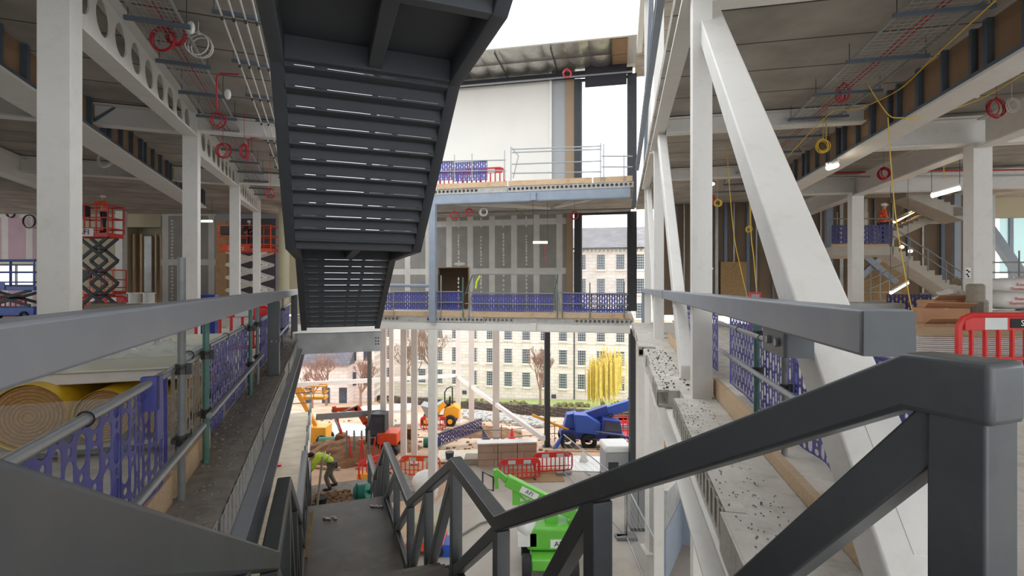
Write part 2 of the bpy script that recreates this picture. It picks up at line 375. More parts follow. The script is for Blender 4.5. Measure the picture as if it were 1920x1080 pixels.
# first floor, left wing
Z1 = 0.0
mb = MB(); mb.prism([(-.62,-2),(-.62,21.0),(-3,27.0),(-24,34.8),(-24,-2)], 2, -.2, 0.0); struct('floor', mb, M['slab'], 'U')
mb = MB(); mb.box(-.80, -.62, .2, 21.0, 0.0, .004)
def plank_edge(F, p, dirn, s0, s1, z0, z1, name='trim_1', m='slab_edge', depth=.1, cw=.135, dirty=True):
    """cast strip with real core openings along a slab edge; dirn=-1 the face looks to -p"""
    L = s1-s0; mb = MB(); segs = []; a = 0
    rnd = random.Random(int(s0*10)+int(p*100)+int(z0*7))
    while a < L:
        b = min(L, a+1.0); j = rnd.uniform(0, .035)
        n_open = int((b-a)/cw)
        h = holeplate(b-a-.01, lambda i: [(z1-z0, 's')] if i % 9 < 7 else [(z1-z0, 's')], cw, .012, 8, .58)
        if rnd.random() < .25: h = MB().box(0, b-a-.01, 0, .012, 0, z1-z0)
        for v in h.v: mb.v.append((p+dirn*(j-v[1]), s0+a+v[0], z0+v[2]))
        o = len(mb.v)-len(h.v); mb.f += [tuple(i+o for i in f) for f in h.f]
        inner = p-dirn*depth
        # solid body: top and bottom skins and the inner web
        xa, xb = sorted((p+dirn*(j-.013), inner)); mb.box(xa, xb, s0+a, s0+a+b-a-.01, z1-.025, z1); mb.box(xa, xb, s0+a, s0+a+b-a-.01, z0, z0+.025)
        xa, xb = sorted((inner, inner+dirn*.012)); mb.box(xa, xb, s0+a, s0+b, z0+.01, z1-.012)
        a = b
    return struct(name, mb, M[m], F)
plank_edge('U', -.506, 1, 1.0, 21.0, -.2, .004)
mb = MB(); mb.box(-.62, -.606, 1.0, 21, -.2, .0); struct('trim_2', mb, M['slab_edge'], 'U')
mb = MB(); mb.box(-.86, -.50, .6, 21.0, .004, .012); struct('floor', mb, M['slab_dirty'], 'U')
# steel edge angle and downstand under the left slab
mb = MB(); mb.box(-.72, -.40, .4, 21, -.235, -.21); mb.box(-.58, -.55, .4, 21, -.55, -.235); mb.box(-.72, -.41, .4, 21, -.575, -.55)
solo('edge_beam', mb, M['steel_mid'], 'grey steel edge beam running under the left floor slab edge', 'beam', 'U')
# right wing, first floor with stepped plank ends
mb = MB(); mb.box(.66, 22, -1, 17.6, -.2, 0); struct('floor', mb, M['slab'], 'V')
def plank_run(p, s0, s1):
    mb = MB(); mb.box(p+.1, .66, s0, s1-.01, -.2, .0); struct('floor', mb, M['slab'], 'V')
    plank_edge('V', p, -1, s0, s1-.01, -.2, .004, name='trim_3', m='slab')
plank_run(.545, .9, 5.75); plank_run(.44, 6.15, 10.2); plank_run(.36, 10.5, 17.5)
mb = MB(); mb.box(.50, .9, .6, 17.4, -.24, -.21); mb.box(.66, .69, .6, 17.4, -.6, -.24); mb.box(.50, .9, .6, 17.4, -.625, -.6)
solo('edge_beam', mb, M['white'], 'white steel edge beam under the stepped right floor slab', 'beam', 'V')
# loose debris crumbs
def crumbs(F, p0, p1, s0, s1, z, n, name, label, m, big=.018, seed=3):
    r = random.Random(seed); mb = MB()
    for _ in range(n):
        cx, cy = r.uniform(p0, p1), r.uniform(s0, s1); q = r.uniform(.004, big)*(1 if r.random() < .93 else 1.6)
        mb.ell((cx, cy, z+q*.4), (q, q*r.uniform(.6, 1.4), q*.6), 5, 3)
    o = solo(name, mb, M[m], label, 'rubble', F, kind='stuff', smooth=False)
crumbs('V', .56, .86, 1.0, 5.6, .006, 330, 'rubble', 'dark mortar crumbs scattered on the near right slab edge', 'cloth_grey', .006, 3)
crumbs('V', .47, .8, 6.2, 10, .006, 160, 'rubble', 'crumbs and dead leaves scattered on the middle right slab step', 'boot', .014, 4)
crumbs('U', -.84, -.52, 1.3, 12, .012, 700, 'rubble', 'grey rubble crumbs along the dusty left slab edge', 'slab_dirty', .014, 5)
# lower left floor (walkway under the left wing)
mb = MB(); mb.box(-12, -.50, -1, 24.6, -4.7, -4.4); struct('floor', mb, M['ramp'], 'U')
mb = MB(); mb.box(-.50, -.40, 4, 24.6, -4.75, -4.38); struct('trim_4', mb, M['white'], 'U')
# ceilings
mb = MB(); mb.prism([(-.50,-2),(-.50,27.5),(-3,28.5),(-24,34.8),(-24,-2)], 2, 4.62, 4.8); struct('ceiling', mb, M['soffit'], 'U')
mb = MB(); mb.box(.64, 22, -2, 23.6, 4.64, 4.8); struct('ceiling', mb, M['soffit'], 'V')
# far wing between the two: first and second floor
mb = MB(); mb.box(-12.6, .42, 18.12, 24.3, -.12, .08); struct('floor', mb, M['slab'], 'V')
mb = MB(); mb.box(-9.5, .42, 18.12, 24.3, 4.60, 4.8); struct('floor', mb, M['soffit'], 'V')
def bridge_edge(p0, p1, z0, z1):
    mb = MB(); a = p0; r = random.Random(int(z0*13))
    while a < p1:
        b = min(p1, a+r.choice([1.1, 1.1, 2.2])); j = r.uniform(0, .05)
        if r.random() < .75: h = holeplate(b-a-.01, lambda i: [(z1-z0, 'c')], .16, .01, 8, .7)
        else: h = MB().box(0, b-a-.01, 0, .01, 0, z1-z0)
        o = len(mb.v); mb.v += [(a+v[0], 18.02-j+v[1], z0+v[2]) for v in h.v]; mb.f += [tuple(i+o for i in f) for f in h.f]
        mb.box(a, b-.01, 18.03-j, 18.12, z1-.02, z1); mb.box(a, b-.01, 18.03-j, 18.12, z0, z0+.02); a = b
    return mb
struct('trim_5', bridge_edge(-12.6, .42, -.12, .08), M['slab_edge'], 'V')
struct('trim_6', bridge_edge(-9.5, .42, 4.6, 4.8), M['slab_edge'], 'V')
mb = MB(); mb.box(-12.6, .3, 18.0, 18.25, -.42, -.39); mb.box(-12.6, .3, 18.1, 18.14, -.39, -.15); mb.box(-12.6, .3, 18.0, 18.25, -.15, -.12)
mb.box(-12.6, .3, 18.0, 18.02, -.40, -.13)
bb = solo('edge_beam', mb, M['white'], 'white steel beam under the lower far walkway', 'beam', 'V')
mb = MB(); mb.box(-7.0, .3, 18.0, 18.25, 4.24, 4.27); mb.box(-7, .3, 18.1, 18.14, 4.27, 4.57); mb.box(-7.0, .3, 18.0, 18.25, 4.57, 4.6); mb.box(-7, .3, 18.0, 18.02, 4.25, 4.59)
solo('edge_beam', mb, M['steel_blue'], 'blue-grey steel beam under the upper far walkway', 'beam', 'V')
for z, mm, lab in ((-.40, 'white', 'small white bracket on the lower far walkway beam'), (4.26, 'steel_blue', 'small grey bracket on the upper far walkway beam')):
    p = onS('V', 1000, 600, 17.95)[0]; mb = MB(); mb.box(p-.09, p+.09, 17.93, 17.99, z, z+.3); mb.box(p-.12, p+.12, 17.95, 17.99, z+.22, z+.3)
    solo('bracket', mb, M[mm], lab, 'bracket', 'V')
# roof over far wing with foil insulated soffit and the skylight edge
ZR = 11.3
mb = MB(); mb.box(-12, .7, 21.1, 24.4, ZR+.02, ZR+.5); struct('ceiling', mb, M['wall_white'], 'V')
fo = thing('foil_insulation', 'crinkled silver foil insulation lining under the far roof edge', 'insulation', 'V', (-4, 21.1, ZR))
r = random.Random(2)
for row in range(2):
    mb = MB(); a = -11.8
    while a < -.6:
        L = .95; n = 6; y0 = 21.2+row*1.45; y1 = y0+1.4; vs = []; fs = []
        for j in range(n+1):
            for i in range(n+1):
                u, v = i/n, j/n; e = math.sin(math.pi*u)*math.sin(math.pi*v)
                vs.append((a+u*L, y0+v*(y1-y0), ZR-.02-.10*e**.6-r.uniform(0, .03)*e))
        for j in range(n):
            for i in range(n): q = j*(n+1)+i; fs.append((q, q+1, q+n+2, q+n+1))
        mb.add(vs, fs); a += L
    part('foil_panel', mb, M['foil'], fo)
mb = MB(); mb.box(-.4, .25, 21.2, 22.6, ZR-.08, ZR-.02); mb.box(-.4, .25, 22.66, 24.0, ZR-.08, ZR-.02); part('board_panel', mb, M['board'], fo, 'pale brown boards at the right end of the foil')
for p in [-10.5, -7.9, -5.3, -2.9, -.4]:
    part('hanger_strap', MB().box(p-.02, p+.02, 21.2, 24.0, ZR-.17, ZR-.12), M['clamp'], fo)
mb = MB(); mb.box(-12, .7, 21.0, 21.12, ZR-.06, ZR+.6); struct('trim_7', mb, M['white'], 'V')
mb = MB(); mb.box(-12, .5, 23.72, 23.95, ZR-.42, ZR-.18); struct('trim_8', mb, M['black_sheet'], 'V')
mb = MB(); mb.path([(-12, 23.6, ZR-.46), (.5, 23.6, ZR-.46)], .05, 8); solo('roof_pipe', mb, M['galv'], 'long thin pipe under the black strip at the far roof', 'pipe', 'V')
# far upper wall
def V24(px): return onS('V', px, 500, 24.0)[0]
mb = MB(); mb.box(-12, V24(1035)-.12, 24.0, 24.2, 4.8, ZR); struct('wall_back', mb, M['wall_white'], 'V')
mb = MB(); mb.box(V24(1035)-.12, V24(1035), 23.9, 24.2, 4.8, ZR); struct('trim_9', mb, M['white'], 'V')
mb = MB(); mb.box(V24(1035), V24(1060), 24.0, 24.2, 4.8, ZR); struct('wall_back_grey', mb, M['wall_grey'], 'V')
mb = MB(); mb.box(V24(1060), V24(1077), 23.95, 24.2, 4.8, ZR); struct('wall_back_brown', mb, M['wall_brown'], 'V')
sg = MB().box(V24(1040), V24(1055), 23.96, 23.985, 5.65, 5.9)
p1 = solo('sign', sg, M['white_plastic'], 'small white and green notice on the upper grey wall', 'sign', 'V')
part('green_band', MB().box(V24(1040)+.02, V24(1055)-.02, 23.95, 23.96, 5.68, 5.75), M['teal'], p1)
# lower far wall with doorway
dl, dr, dt = V24(822), V24(878), 2.1
mb = MB(); p0_ = 2*(V24(902)-.545)-V24(1062); mb.box(p0_, dl, 24.0, 24.2, -.41, 4.6); mb.box(dl, dr, 24.0, 24.2, dt, 4.6); mb.box(dr, V24(1062), 24.0, 24.2, -.41, 4.6)
struct('wall_back', mb, M['taped_wall'], 'V')
mb = MB(); mb.box(dl-.05, dl, 23.97, 24.2, .08, dt+.05); mb.box(dr, dr+.05, 23.97, 24.2, .08, dt+.05); mb.box(dl, dr, 23.97, 24.2, dt, dt+.05); struct('door_1', mb, M['board'], 'V')
mb = MB(); mb.box(dl-1.5, dr+1.5, 26.0, 26.1, .0, 2.8); mb.box(dl-1.5, dr+1.5, 24.2, 26.0, 2.75, 2.8); mb.box(dl-1.5, dl-1.45, 24.2, 26, 0, 2.8); mb.box(dr+1.45, dr+1.5, 24.2, 26, 0, 2.8); mb.box(dl-1.5, dr+1.5, 24.2, 26, .0, .08)
struct('wall_closet', mb, M['wall_brown'], 'V')
mb = MB(); mb.box(V24(1062), V24(1074), 23.85, 24.2, .08, 4.6); struct('wall_back_brown', mb, M['wall_brown'], 'V')
mb = MB(); r = random.Random(5)
for px in (860, 902, 944, 987):
    p = V24(px)
    for z0, z1, st in ((2.25, 3.75, .16), (.2, 1.75, .2), (4.1, 4.5, .2)):
        z = z0
        while z < z1: mb.ell((p+r.uniform(-.01, .01), 23.995, z), (.045, .008, r.uniform(.04, .09)), 8, 5); z += st*r.uniform(.8, 1.2)
mb.ell((V24(860)+.05, 23.995, 2.3), (.3, .008, .08), 10, 5)
struct('trim_10', mb, M['filler'], 'V')
# windows at the far right corner, both storeys: dark frame posts with glass
for i, (z0, z1) in enumerate(((.08, 4.6), (4.8, ZR-.45))):
    wl, wr = V24(1077), V24(1176)
    w_ = struct('window_%d' % (i+1), MB().box(wl, V24(1089), 23.9, 24.2, z0, z1).box(wr, wr+.42, 23.8, 24.2, z0, z1).box(wl, wr, 23.95, 24.15, z0, z0+.08).box(wl, wr, 23.95, 24.15, z1-.08, z1), M['dark'], 'V')
    part('window_pane', MB().box(V24(1089), wr, 24.02, 24.04, z0+.08, z1-.08), M['clear_glass'], w_, 'clear glass pane')
    part('window_frame', MB().box(V24(1089), V24(1089)+.06, 23.97, 24.1, z0+.08, z1-.08), M['galv_dull'], w_)
mb = MB(); a, b = onS('V', 1097, 128, 23.6), onS('V', 1175, 158, 23.6); mb.box(a[0], b[0], 23.58, 23.62, b[2], a[2]+.25)
solo('black_sheet', mb, M['black_sheet'], 'black sheet hung over the top of the upper far window', 'sheet', 'V', bevel=.01)
# ---------------- right-wing upper storey shell, roof ----------------
mb = MB(); mb.box(.62, 9, 2, 24.4, 10.9, 11.2); struct('ceiling', mb, M['soffit'], 'V')
mb = MB(); mb.box(-22, 0, -5.2, -5.0, gz(0), 11); struct('light_block_wall', mb, M['wall_grey'])  # unseen wall added behind the camera to block light from the back left
# ================= lower stair =================
PL, PR = -.295, 1.19
nodes = [(-1.4, 0.0), (.72, 0.0), (3.42, -1.47), (4.72, -1.47), (7.35, -2.90), (10.23, -2.90), (12.44, -4.30), (14.0, -4.30)]
zl = -.04
st = thing('staircase', 'grey steel stair descending from the viewer with zigzag truss balustrades', 'staircase', 'U', (.45, 3, -4.4))
for i in range(0, 7, 2):
    (s0, z0), (s1, z1) = nodes[i], nodes[i+1]
    mb = MB(); mb.box(PL+.05, PR-.05, s0, s1+(.12 if i else 0), zl+z0-.05, zl+z0)
    part('landing', mb, M['plate'], st)
for i in (1, 3, 5):
    (s0, z0), (s1, z1) = nodes[i], nodes[i+1]; n = 11
    for k in range(1, n):
        y0 = s0+(s1-s0)*k/n; z = zl+z0+(z1-z0)*k/n
        mb = MB(); mb.box(PL+.05, PR-.05, y0, y0+(s1-s0)/n, z-.03, z); mb.box(PL+.05, PR-.05, y0, y0+.015, z, z+(z0-z1)/n-.03); part('tread', mb, M['plate'], st)
for p in (PL, PR):
    lab = None
    mb = MB(); mb.rail(p-.035, p+.035, [(s, zl+z+.09) for s, z in nodes], .34); part('stringer', mb, M['steel_dark'], st, bevel=.006)
HT = 1.10
for p, side in ((PL, 'left'), (PR, 'right')):
    a0 = -.1 if p < 0 else .55
    top = [(s, z+1.06 if k < 2 else z+1.06) for k, (s, z) in enumerate(nodes)]
    if p < 0: pts = [(.12, 1.275)]+top[2:]
    else: pts = [(.565, 1.06)]+top[1:]
    mb = MB(); mb.rail(p-.055, p+.055, pts, .118)
    bal = part('balustrade', mb, M['steel_dark'], st, bevel=.012)
    def zt(s):
        for (a, b) in zip(pts, pts[1:]):
            if a[0] <= s <= b[0]: return a[1]+(b[1]-a[1])*(s-a[0])/(b[0]-a[0])
        return pts[0][1] if s < pts[0][0] else pts[-1][1]
    def zb(s):
        for (a, b) in zip(nodes, nodes[1:]):
            if a[0] <= s <= b[0]: return zl+a[1]+(b[1]-a[1])*(s-a[0])/(b[0]-a[0])
        return zl+nodes[-1][1]
    ps = []
    for (a, b) in zip(nodes[1:], nodes[2:]):
        L = b[0]-a[0]; m = 2 if L > 2 else 1
        for q in range(m): ps.append(a[0]+L*q/m)
    ps.append(nodes[-1][0]); ps[0] = .625 if p > 0 else -.3
    if p < 0: ps = ps[1:]
    for s in ps: part('post', MB().box(p-.05, p+.05, s-.05, s+.05, zb(s)-.02, zt(s)-.10), M['steel_dark'], bal, bevel=.006)
    for s, t in zip(ps, ps[1:]):
        part('diagonal', MB().bar((p, s+.03, zt(s+.05)-.13), (p, t-.05, zb(t)+.05), .09, .09), M['steel_dark'], bal, bevel=.006)
# ================= upper stair (seen from below) =================
us = thing('staircase', 'dark grey steel stair seen from underneath, climbing overhead towards the viewer', 'staircase', 'U', (.45, 12.3, .1))
un = [(12.42, -1.0+EYE), (9.68, .47+EYE), (7.08, .47+EYE), (4.95, 1.98+EYE), (3.56, 1.98+EYE), (.4, 3.9+EYE)]
QL, QR = -.37, 1.23
for p, nm in ((QL, 'left'), (QR, 'right')):
    mb = MB(); h = .30; mb.rail(p-.06, p+.06, [(s, z+h) for s, z in un][::-1], h); part('stringer', mb, M['stair_under'], us, bevel=.008)
    if nm == 'right': pass
def zu(s):
    for (a, b) in zip(un, un[1:]):
        if b[0] <= s <= a[0]: return a[1]+(b[1]-a[1])*(a[0]-s)/(a[0]-b[0])
for (i, n, seed) in ((0, 13, 1), (2, 12, 2), (4, 15, 3)):
    (s0, z0), (s1, z1) = un[i], un[i+1]; g = (s1-s0)/n; ri = (z1-z0)/n; r = random.Random(seed)
    for k in range(n):
        y = s0+g*k; z = z0+ri*k+.10; xa, xb = QL+.06, QR-.06
        mb = MB(); mb.box(xa, xb, y+g-.005, y+.02, z, z+.02)
        # riser hanging just clear of the tread below, welded only at tabs
        mb.box(xa, xb, y+g-.012, y+g, z+.0235, z+ri+.01)
        mb.prism([(y+.02, z), (y+.02, z-.035), (y+.012, z-.035), (y-.02, z)], 0, xa, xb)
        for c in (xa+.05, xa+.28, xa+.33, xa+.80, xb-.45, xb-.03): mb.box(c-.03, c+.03, y+g-.012, y+g, z+.018, z+.03)
        part('tread', mb, M['stair_under'], us)
for (s0, s1, z) in ((9.68, 7.08, un[1][1]), (4.95, 3.56, un[3][1])):
    mb = MB(); mb.box(QL+.06, QR-.06, s1, s0, z+.22, z+.25); part('landing_plate', mb, M['stair_under'], us)
    for s in (s0-.04, s1+.04): part('cross_beam', MB().box(QL+.06, QR-.06, s-.05, s+.05, z+.01, z+.22), M['stair_under'], us, bevel=.006)
    part('centre_beam', MB().box(.40, .52, s1, s0, z+.03, z+.22), M['stair_under'], us, bevel=.006)
# landing where the upper stair meets the first floor
mb = MB(); mb.box(-.62, 1.34, 12.52, 15.5, .0, .14); struct('floor', mb, M['slab'], 'U')
mb = MB(); mb.box(-.52, 1.34, 12.45, 12.50, -.30, .14); mb.box(-.52, 1.34, 12.45, 12.60, -.33, -.30); mb.box(-.52, 1.34, 12.45, 12.6, .12, .142)
lb = solo('landing_beam', mb, M['silver'], 'silvery zinc-coated beam at the foot of the overhead stair', 'beam', 'U')
for i in range(3):
    for j in range(2): part('bolt', MB().ell((1.20+.06*j, 12.445, -.02-.07*i), (.018, .015, .018), 8, 5), M['clamp'], lb)
# ================= box handrails on both slab edges =================
hr = thing('handrail', 'grey box-section handrail with dark posts along the left slab edge', 'handrail', 'U', (-.7, 8, 0))
part('rail', MB().box(-.68, -.565, -.3, 15.2, 1.0, 1.129), M['steel_mid'], hr, bevel=.01)
for s in (7.55, 13.1): part('post', MB().box(-.67, -.53, s-.09, s+.09, .012, 1.0), M['steel_dark'], hr, bevel=.008)
for s in (7.46,): 
    mb = MB(); mb.box(-.54, -.525, s, s+.18, .46, .52); part('splice_plate', mb, M['steel_dark'], hr)
    for k in (0, 1): part('bolt', MB().ell((-.62+.05*k, s-.01, .47), (.014, .014, .014), 8, 5), M['galv'], hr)
hv = thing('handrail', 'pale grey box-section handrail with square end along the right slab edge', 'handrail', 'V', (.8, 8, 0))
part('rail', MB().box(.68, .82, 1.665, 17.6, .996, 1.132), M['steel_mid'], hv, bevel=.01)
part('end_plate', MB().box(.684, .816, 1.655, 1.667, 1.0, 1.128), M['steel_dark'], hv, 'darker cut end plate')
part('post', MB().box(.66, .80, 17.5, 17.68, .0, 1.13), M['steel_blue'], hv, bevel=.008)
part('seam', MB().box(.676, .824, 9.0, 9.008, .992, 1.135), M['steel_dark'], hv)
mb = MB(); mb.box(.70, .715, 2.45, 2.80, .885, .996); mb.box(.70, .82, 2.45, 2.47, .885, .996); bk = part('bracket', mb, M['steel_dark'], hv)
for s in (2.54, 2.68): part('bolt', MB().path([(.70, s, .945), (.685, s, .945)], .02, 6), M['steel_mid'], bk)
# ================= columns and frames =================
def column(F, p, s, z0, z1, w_, d, m, label, group=None, style='box'):
    t = thing('steel_column', label, 'column', F, (p, s, z0), group)
    mb = MB()
    if style == 'box': mb.box(p, p+w_, s, s+d, z0, z1)
    else:
        f = .03; mb.box(p, p+w_, s, s+f, z0, z1); mb.box(p, p+w_, s+d-f, s+d, z0, z1); mb.box(p+w_/2-.02, p+w_/2+.02, s+f, s+d-f, z0, z1)
    part('shaft', mb, M[m], t, bevel=.006 if style == 'box' else 0)
    part('base_plate', MB().box(p-.06, p+w_+.06, s-.06, s+d+.06, z0, z0+.03), M[m], t)
    return t
names = ['nearest and widest', 'second', 'third', 'fourth and thinnest']
for k, s in enumerate((6.11, 11.52, 16.93)):
    column('U', -2.53, s, 0, 4.6, .26, .27, 'white', names[k]+' white column of the left colonnade, from the viewer')
column('U', -2.53, 22.35, 0, 4.6, .26, .27, 'white', 'thinnest white column, beside the scissor lift with orange cage')
# cellular beams
def cell_web(L, n):
    def zlo(x): return 3.84+(.32*x/5.3)
    mb = MB(); cw = L/n; h = 1.0; r_ = .205
    for i in range(n):
        cx = cw*(i+.5); m = 16
        out = []; inn = []
        for k in range(m):
            a = 2*math.pi*(k+.5)/m; c_, s_ = math.cos(a), math.sin(a); q = max(abs(c_), abs(s_))
            ox = cx+c_/q*cw/2; oz = s_/q; out.append((ox, 4.60 if oz > .999 else (zlo(ox) if oz < -.999 else (zlo(ox)+4.60)/2+oz*(4.60-zlo(ox))/2))); inn.append((cx+c_*r_, 4.30+.02*cx/L*3+s_*r_))
        vs = [(0, x, z) for x, z in out]+[(0, x, z) for x, z in inn]+[(.02, x, z) for x, z in out]+[(.02, x, z) for x, z in inn]; fs = []
        for k in range(m):
            j = (k+1) % m; fs += [(k, j, m+j, m+k), (3*m+k, 3*m+j, 2*m+j, 2*m+k), (m+k, m+j, 3*m+j, 3*m+k)]
        mb.add(vs, fs)
        for ax_ in (-1, 1):
            for az_ in (0, 1):
                X = cx+ax_*cw/2; Z = 4.60 if az_ else zlo(X)
                kk = sorted(range(m), key=lambda k: ((out[k][0]-X)/cw)**2+((out[k][1]-Z)/(4.6-zlo(X)))**2)[:2]
                for xx in (0, .02): mb.add([(xx, *out[kk[0]]), (xx, *out[kk[1]]), (xx, X, Z)], [(0, 1, 2)])
    return mb
blabs = ['white cellular beam with round holes, first bay from the viewer', 'white cellular beam with round holes, second bay behind the first', 'white cellular beam with round holes, last bay near the orange lift']
for k, (s0, s1, n) in enumerate(((6.38, 11.52, 9), (11.79, 16.93, 9), (17.2, 22.35, 9))):
    t = thing('cellular_beam', blabs[k], 'beam', 'U', (-2.4, s0, 3.84))
    w2 = cell_web(s1-s0, n).tf(lambda v: (v[0]-2.40, v[1]+s0, v[2])); part('web', w2, M['white'], t)
    part('bottom_flange', MB().rail(-2.53, -2.27, [(s0, 3.85), (s1, 3.85+.32*(s1-s0)/5.3)], .035), M['white'], t); part('top_flange', MB().box(-2.53, -2.27, s0, s1, 4.59, 4.62), M['white'], t)
# studded upstand beams: left and right
def stud_beam(F, p0, p1, s0, s1, zb_, label, sgn, studs, mlow='white'):
    t = thing('downstand_beam', label, 'beam', F, ((p0+p1)/2, s0, zb_))
    part('bottom_plate', MB().box(p0, p1, s0, s1, zb_, zb_+.04), M[mlow], t)
    pf = p1 if sgn < 0 else p0
    a, b = sorted((pf+(-.10 if sgn < 0 else .10), pf+(-.12 if sgn < 0 else .12)))
    part('board_lining', MB().box(a, b, s0, s1, zb_+.04, 4.6), M['board'], t)
    r = random.Random(int(s1)); k = 0; s = s0+.1
    while s < s1:
        w_ = .05 if k % 3 else .09
        x0, x1 = sorted((pf+(-.10 if sgn < 0 else .10), pf+(-.02 if sgn < 0 else .02)))
        part('stud', MB().box(x0, x1, s, s+w_, zb_+.04, 4.6), M['stud'], t); s += .62 if k % 4 else .3; k += 1
    x0, x1 = sorted((pf, pf+(-.12 if sgn < 0 else .12)))
    part('bottom_track', MB().box(x0, x1, s0, s1, zb_+.04, zb_+.09), M['stud'], t)
    return t
stud_beam('U', -4.45, -3.86, 1.0, 21.0, 4.0, 'white plated beam with studs and brown board above, left wing', -1, True)
stud_beam('V', 4.5, 4.95, 1.0, 19.5, 3.9, 'white plated beam with studs and brown board above, right wing', 1, True)
def ibeam(F, axis, p, s0, s1, z0, h, w_, m, label, group=None):
    mb = MB()
    def bx(a, b, z, zz):
        if axis == 's': mb.box(p+a, p+b, s0, s1, z, zz)
        else: mb.box(s0, s1, p+a, p+b, z, zz)
    bx(-w_/2, w_/2, z0, z0+.03); bx(-w_/2, w_/2, z0+h-.03, z0+h); bx(-.012, .012, z0+.03, z0+h-.03)
    return solo('steel_beam', mb, M[m], label, 'beam', F, group=group)
ibeam('U', 's', -7.4, 2, 19.2, 3.95, .6, .3, 'white', 'white beam along the left wing, beyond the studded beam')
ibeam('U', 's', -11.4, 4, 22.5, 3.95, .6, .3, 'white', 'white beam along the left wing, furthest from the atrium')
for s, l in ((11.65, 'nearer the viewer'), (17.06, 'above the scissor lifts')):
    ibeam('U', 'p', s, -18, -2.55, 4.2, .40, .25, 'white', 'white cross beam under the left soffit, '+l)
    ibeam('U', 'p', s, -2.27, -.55, 4.25, .34, .22, 'white', 'short white cross beam between the left colonnade and atrium, '+l)
for s, l in ((6.0, 'right beside the big leaning brace'), (10.9, 'beyond the big leaning brace'), (15.6, 'at the far end')):
    ibeam('V', 'p', s, .9, 4.5, 4.3, .32, .22, 'white', 'white cross beam of the right wing, '+l)
for s, l in ((11.86, 'nearer'), (17.26, 'further')):
    ibeam('V', 'p', s, 4.95, 14, 4.0, .55, .28, 'white', 'white cross beam meeting the '+l+' inner column of the right wing')
for k, (s, l) in enumerate(((11.7, 'nearer white column of the right wing, beside the bags'), (17.1, 'further white column of the right wing, by the concrete stair'))):
    column('V', 6.75, s, 0, 4.0, .32, .32, 'white', l)
ibeam('V', 's', 6.9, 12.1, 21.6, 3.9, .55, .3, 'white', 'white lengthwise beam on the inner right columns, far bays')
ibeam('V', 's', 6.9, 1.0, 11.6, 3.9, .55, .3, 'white', 'white lengthwise beam on the inner right columns, near bay')
# atrium-side truss on the right
zlow = gz(0)
for s, l, w_ in ((5.75, 'nearest white column of the right truss, full height', .20), (12.3, 'second white column of the right truss', .22), (17.2, 'white column of the right truss at the far walkway', .2)):
    t = thing('steel_column', l, 'column', 'V', (.8, s, zlow))
    part('shaft', MB().box(.745, .745+w_, s, s+.2, zlow, 10.9), M['white'], t, bevel=.006)
    part('base_plate', MB().box(.68, 1.02, s-.08, s+.28, zlow, zlow+.04), M['white'], t)
def brace(p0, p1, s0, z0, s1, z1, h, label, m='white'):
    t = thing('leaning_brace', label, 'brace', 'V', ((p0+p1)/2, s1, z1))
    part('box_section', MB().rail(p0, p1, [(s0, z0), (s1, z1)], h), M[m], t, bevel=.012); return t
br = brace(.83, 1.07, 6.6, 4.85, 1.56, 0.0, .27, 'huge white leaning brace in front of the right wing')
part('weld_strip', MB().rail(.93, .97, [(2.35, .765), (1.9, .33)], .01), M['white'], br)
brace(.75, .91, 11.6, 4.97, 6.9, .18, .38, 'second white leaning brace, smaller and behind the nearest truss column')
brace(.80, .95, 17.3, 4.7, 13.2, .1, .28, 'third white leaning brace, close to the far walkway')
brace(.76, .9, 5.6, 5.1, 12.2, 10.6, .3, 'white upper-storey brace rising away from the nearest truss column')
brace(.70, .8, 17.2, 5.2, 12.4, 10.4, .26, 'blue-grey upper-storey brace over the far walkway', 'steel_blue')
for a, b, l in ((.9, 12.4, 'near'), (12.6, 17.2, 'far')):
    mb = MB(); mb.box(.66, .88, a, b, 4.36, 4.40); mb.box(.76, .78, a, b, 4.40, 4.72); mb.box(.66, .88, a, b, 4.72, 4.76)
    solo('edge_beam', mb, M['white'], 'white beam edging the right upper slab, '+l+' bay', 'beam', 'V')
mb = MB(); mb.box(.48, .59, 6.5, 18, 5.15, 5.18); mb.box(.53, .55, 6.5, 18, 5.18, 5.32); mb.box(.48, .59, 6.5, 18, 5.32, 5.35)
solo('edge_beam', mb, M['steel_blue'], 'blue-grey steel beam high along the atrium edge of the right wing', 'beam', 'V')
mb = MB(); mb.box(.60, .8, 3, 21, 10.5, 10.9); solo('edge_beam', mb, M['white'], 'white roof beam at the top of the right truss', 'beam', 'V')
# column rising from the ground through the lower walkway
p = onS('V', 812, 500, 17.9)[0]
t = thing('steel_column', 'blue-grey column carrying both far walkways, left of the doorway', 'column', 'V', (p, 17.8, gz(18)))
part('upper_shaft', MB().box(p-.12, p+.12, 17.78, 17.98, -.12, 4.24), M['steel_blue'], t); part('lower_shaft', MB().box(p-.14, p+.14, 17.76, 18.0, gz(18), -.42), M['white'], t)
# ---- site frame beyond the far walkway ----
cols = [(719, 8.6, 'U'), (734, 9, 'U'), (757, 7, 'U'), (777, 7, 'U')]
def gcol(px, Y, wpx, m, label, ztop=-.45, group=None):
    w_ = wpx/960*Y; x = (px-960)/960*Y; z0 = gz(Y)
    t = thing('steel_column', label, 'column', 'W', (x, Y, z0), group, rz=.05, local=True)
    part('shaft', MB().box(-w_/2, w_/2, -w_/2, w_/2, 0, ztop-z0), M[m], t)
    part('base_plate', MB().box(-w_*.8, w_*.8, -w_*.8, w_*.8, 0, .06), M[m], t); return t
gl = ['leftmost of the pink-white frame columns, behind the excavator cab', 'slim pink-white frame column right of the excavator cab', 'broad pink-white frame column left of the dumper', 'broad pink-white frame column just left of the walkway column',
      'slim pink-white frame column at the dumper rear', 'slim pink-white frame column at the head of the sloping-looking beam', 'broad pink-white frame column over the net fence']
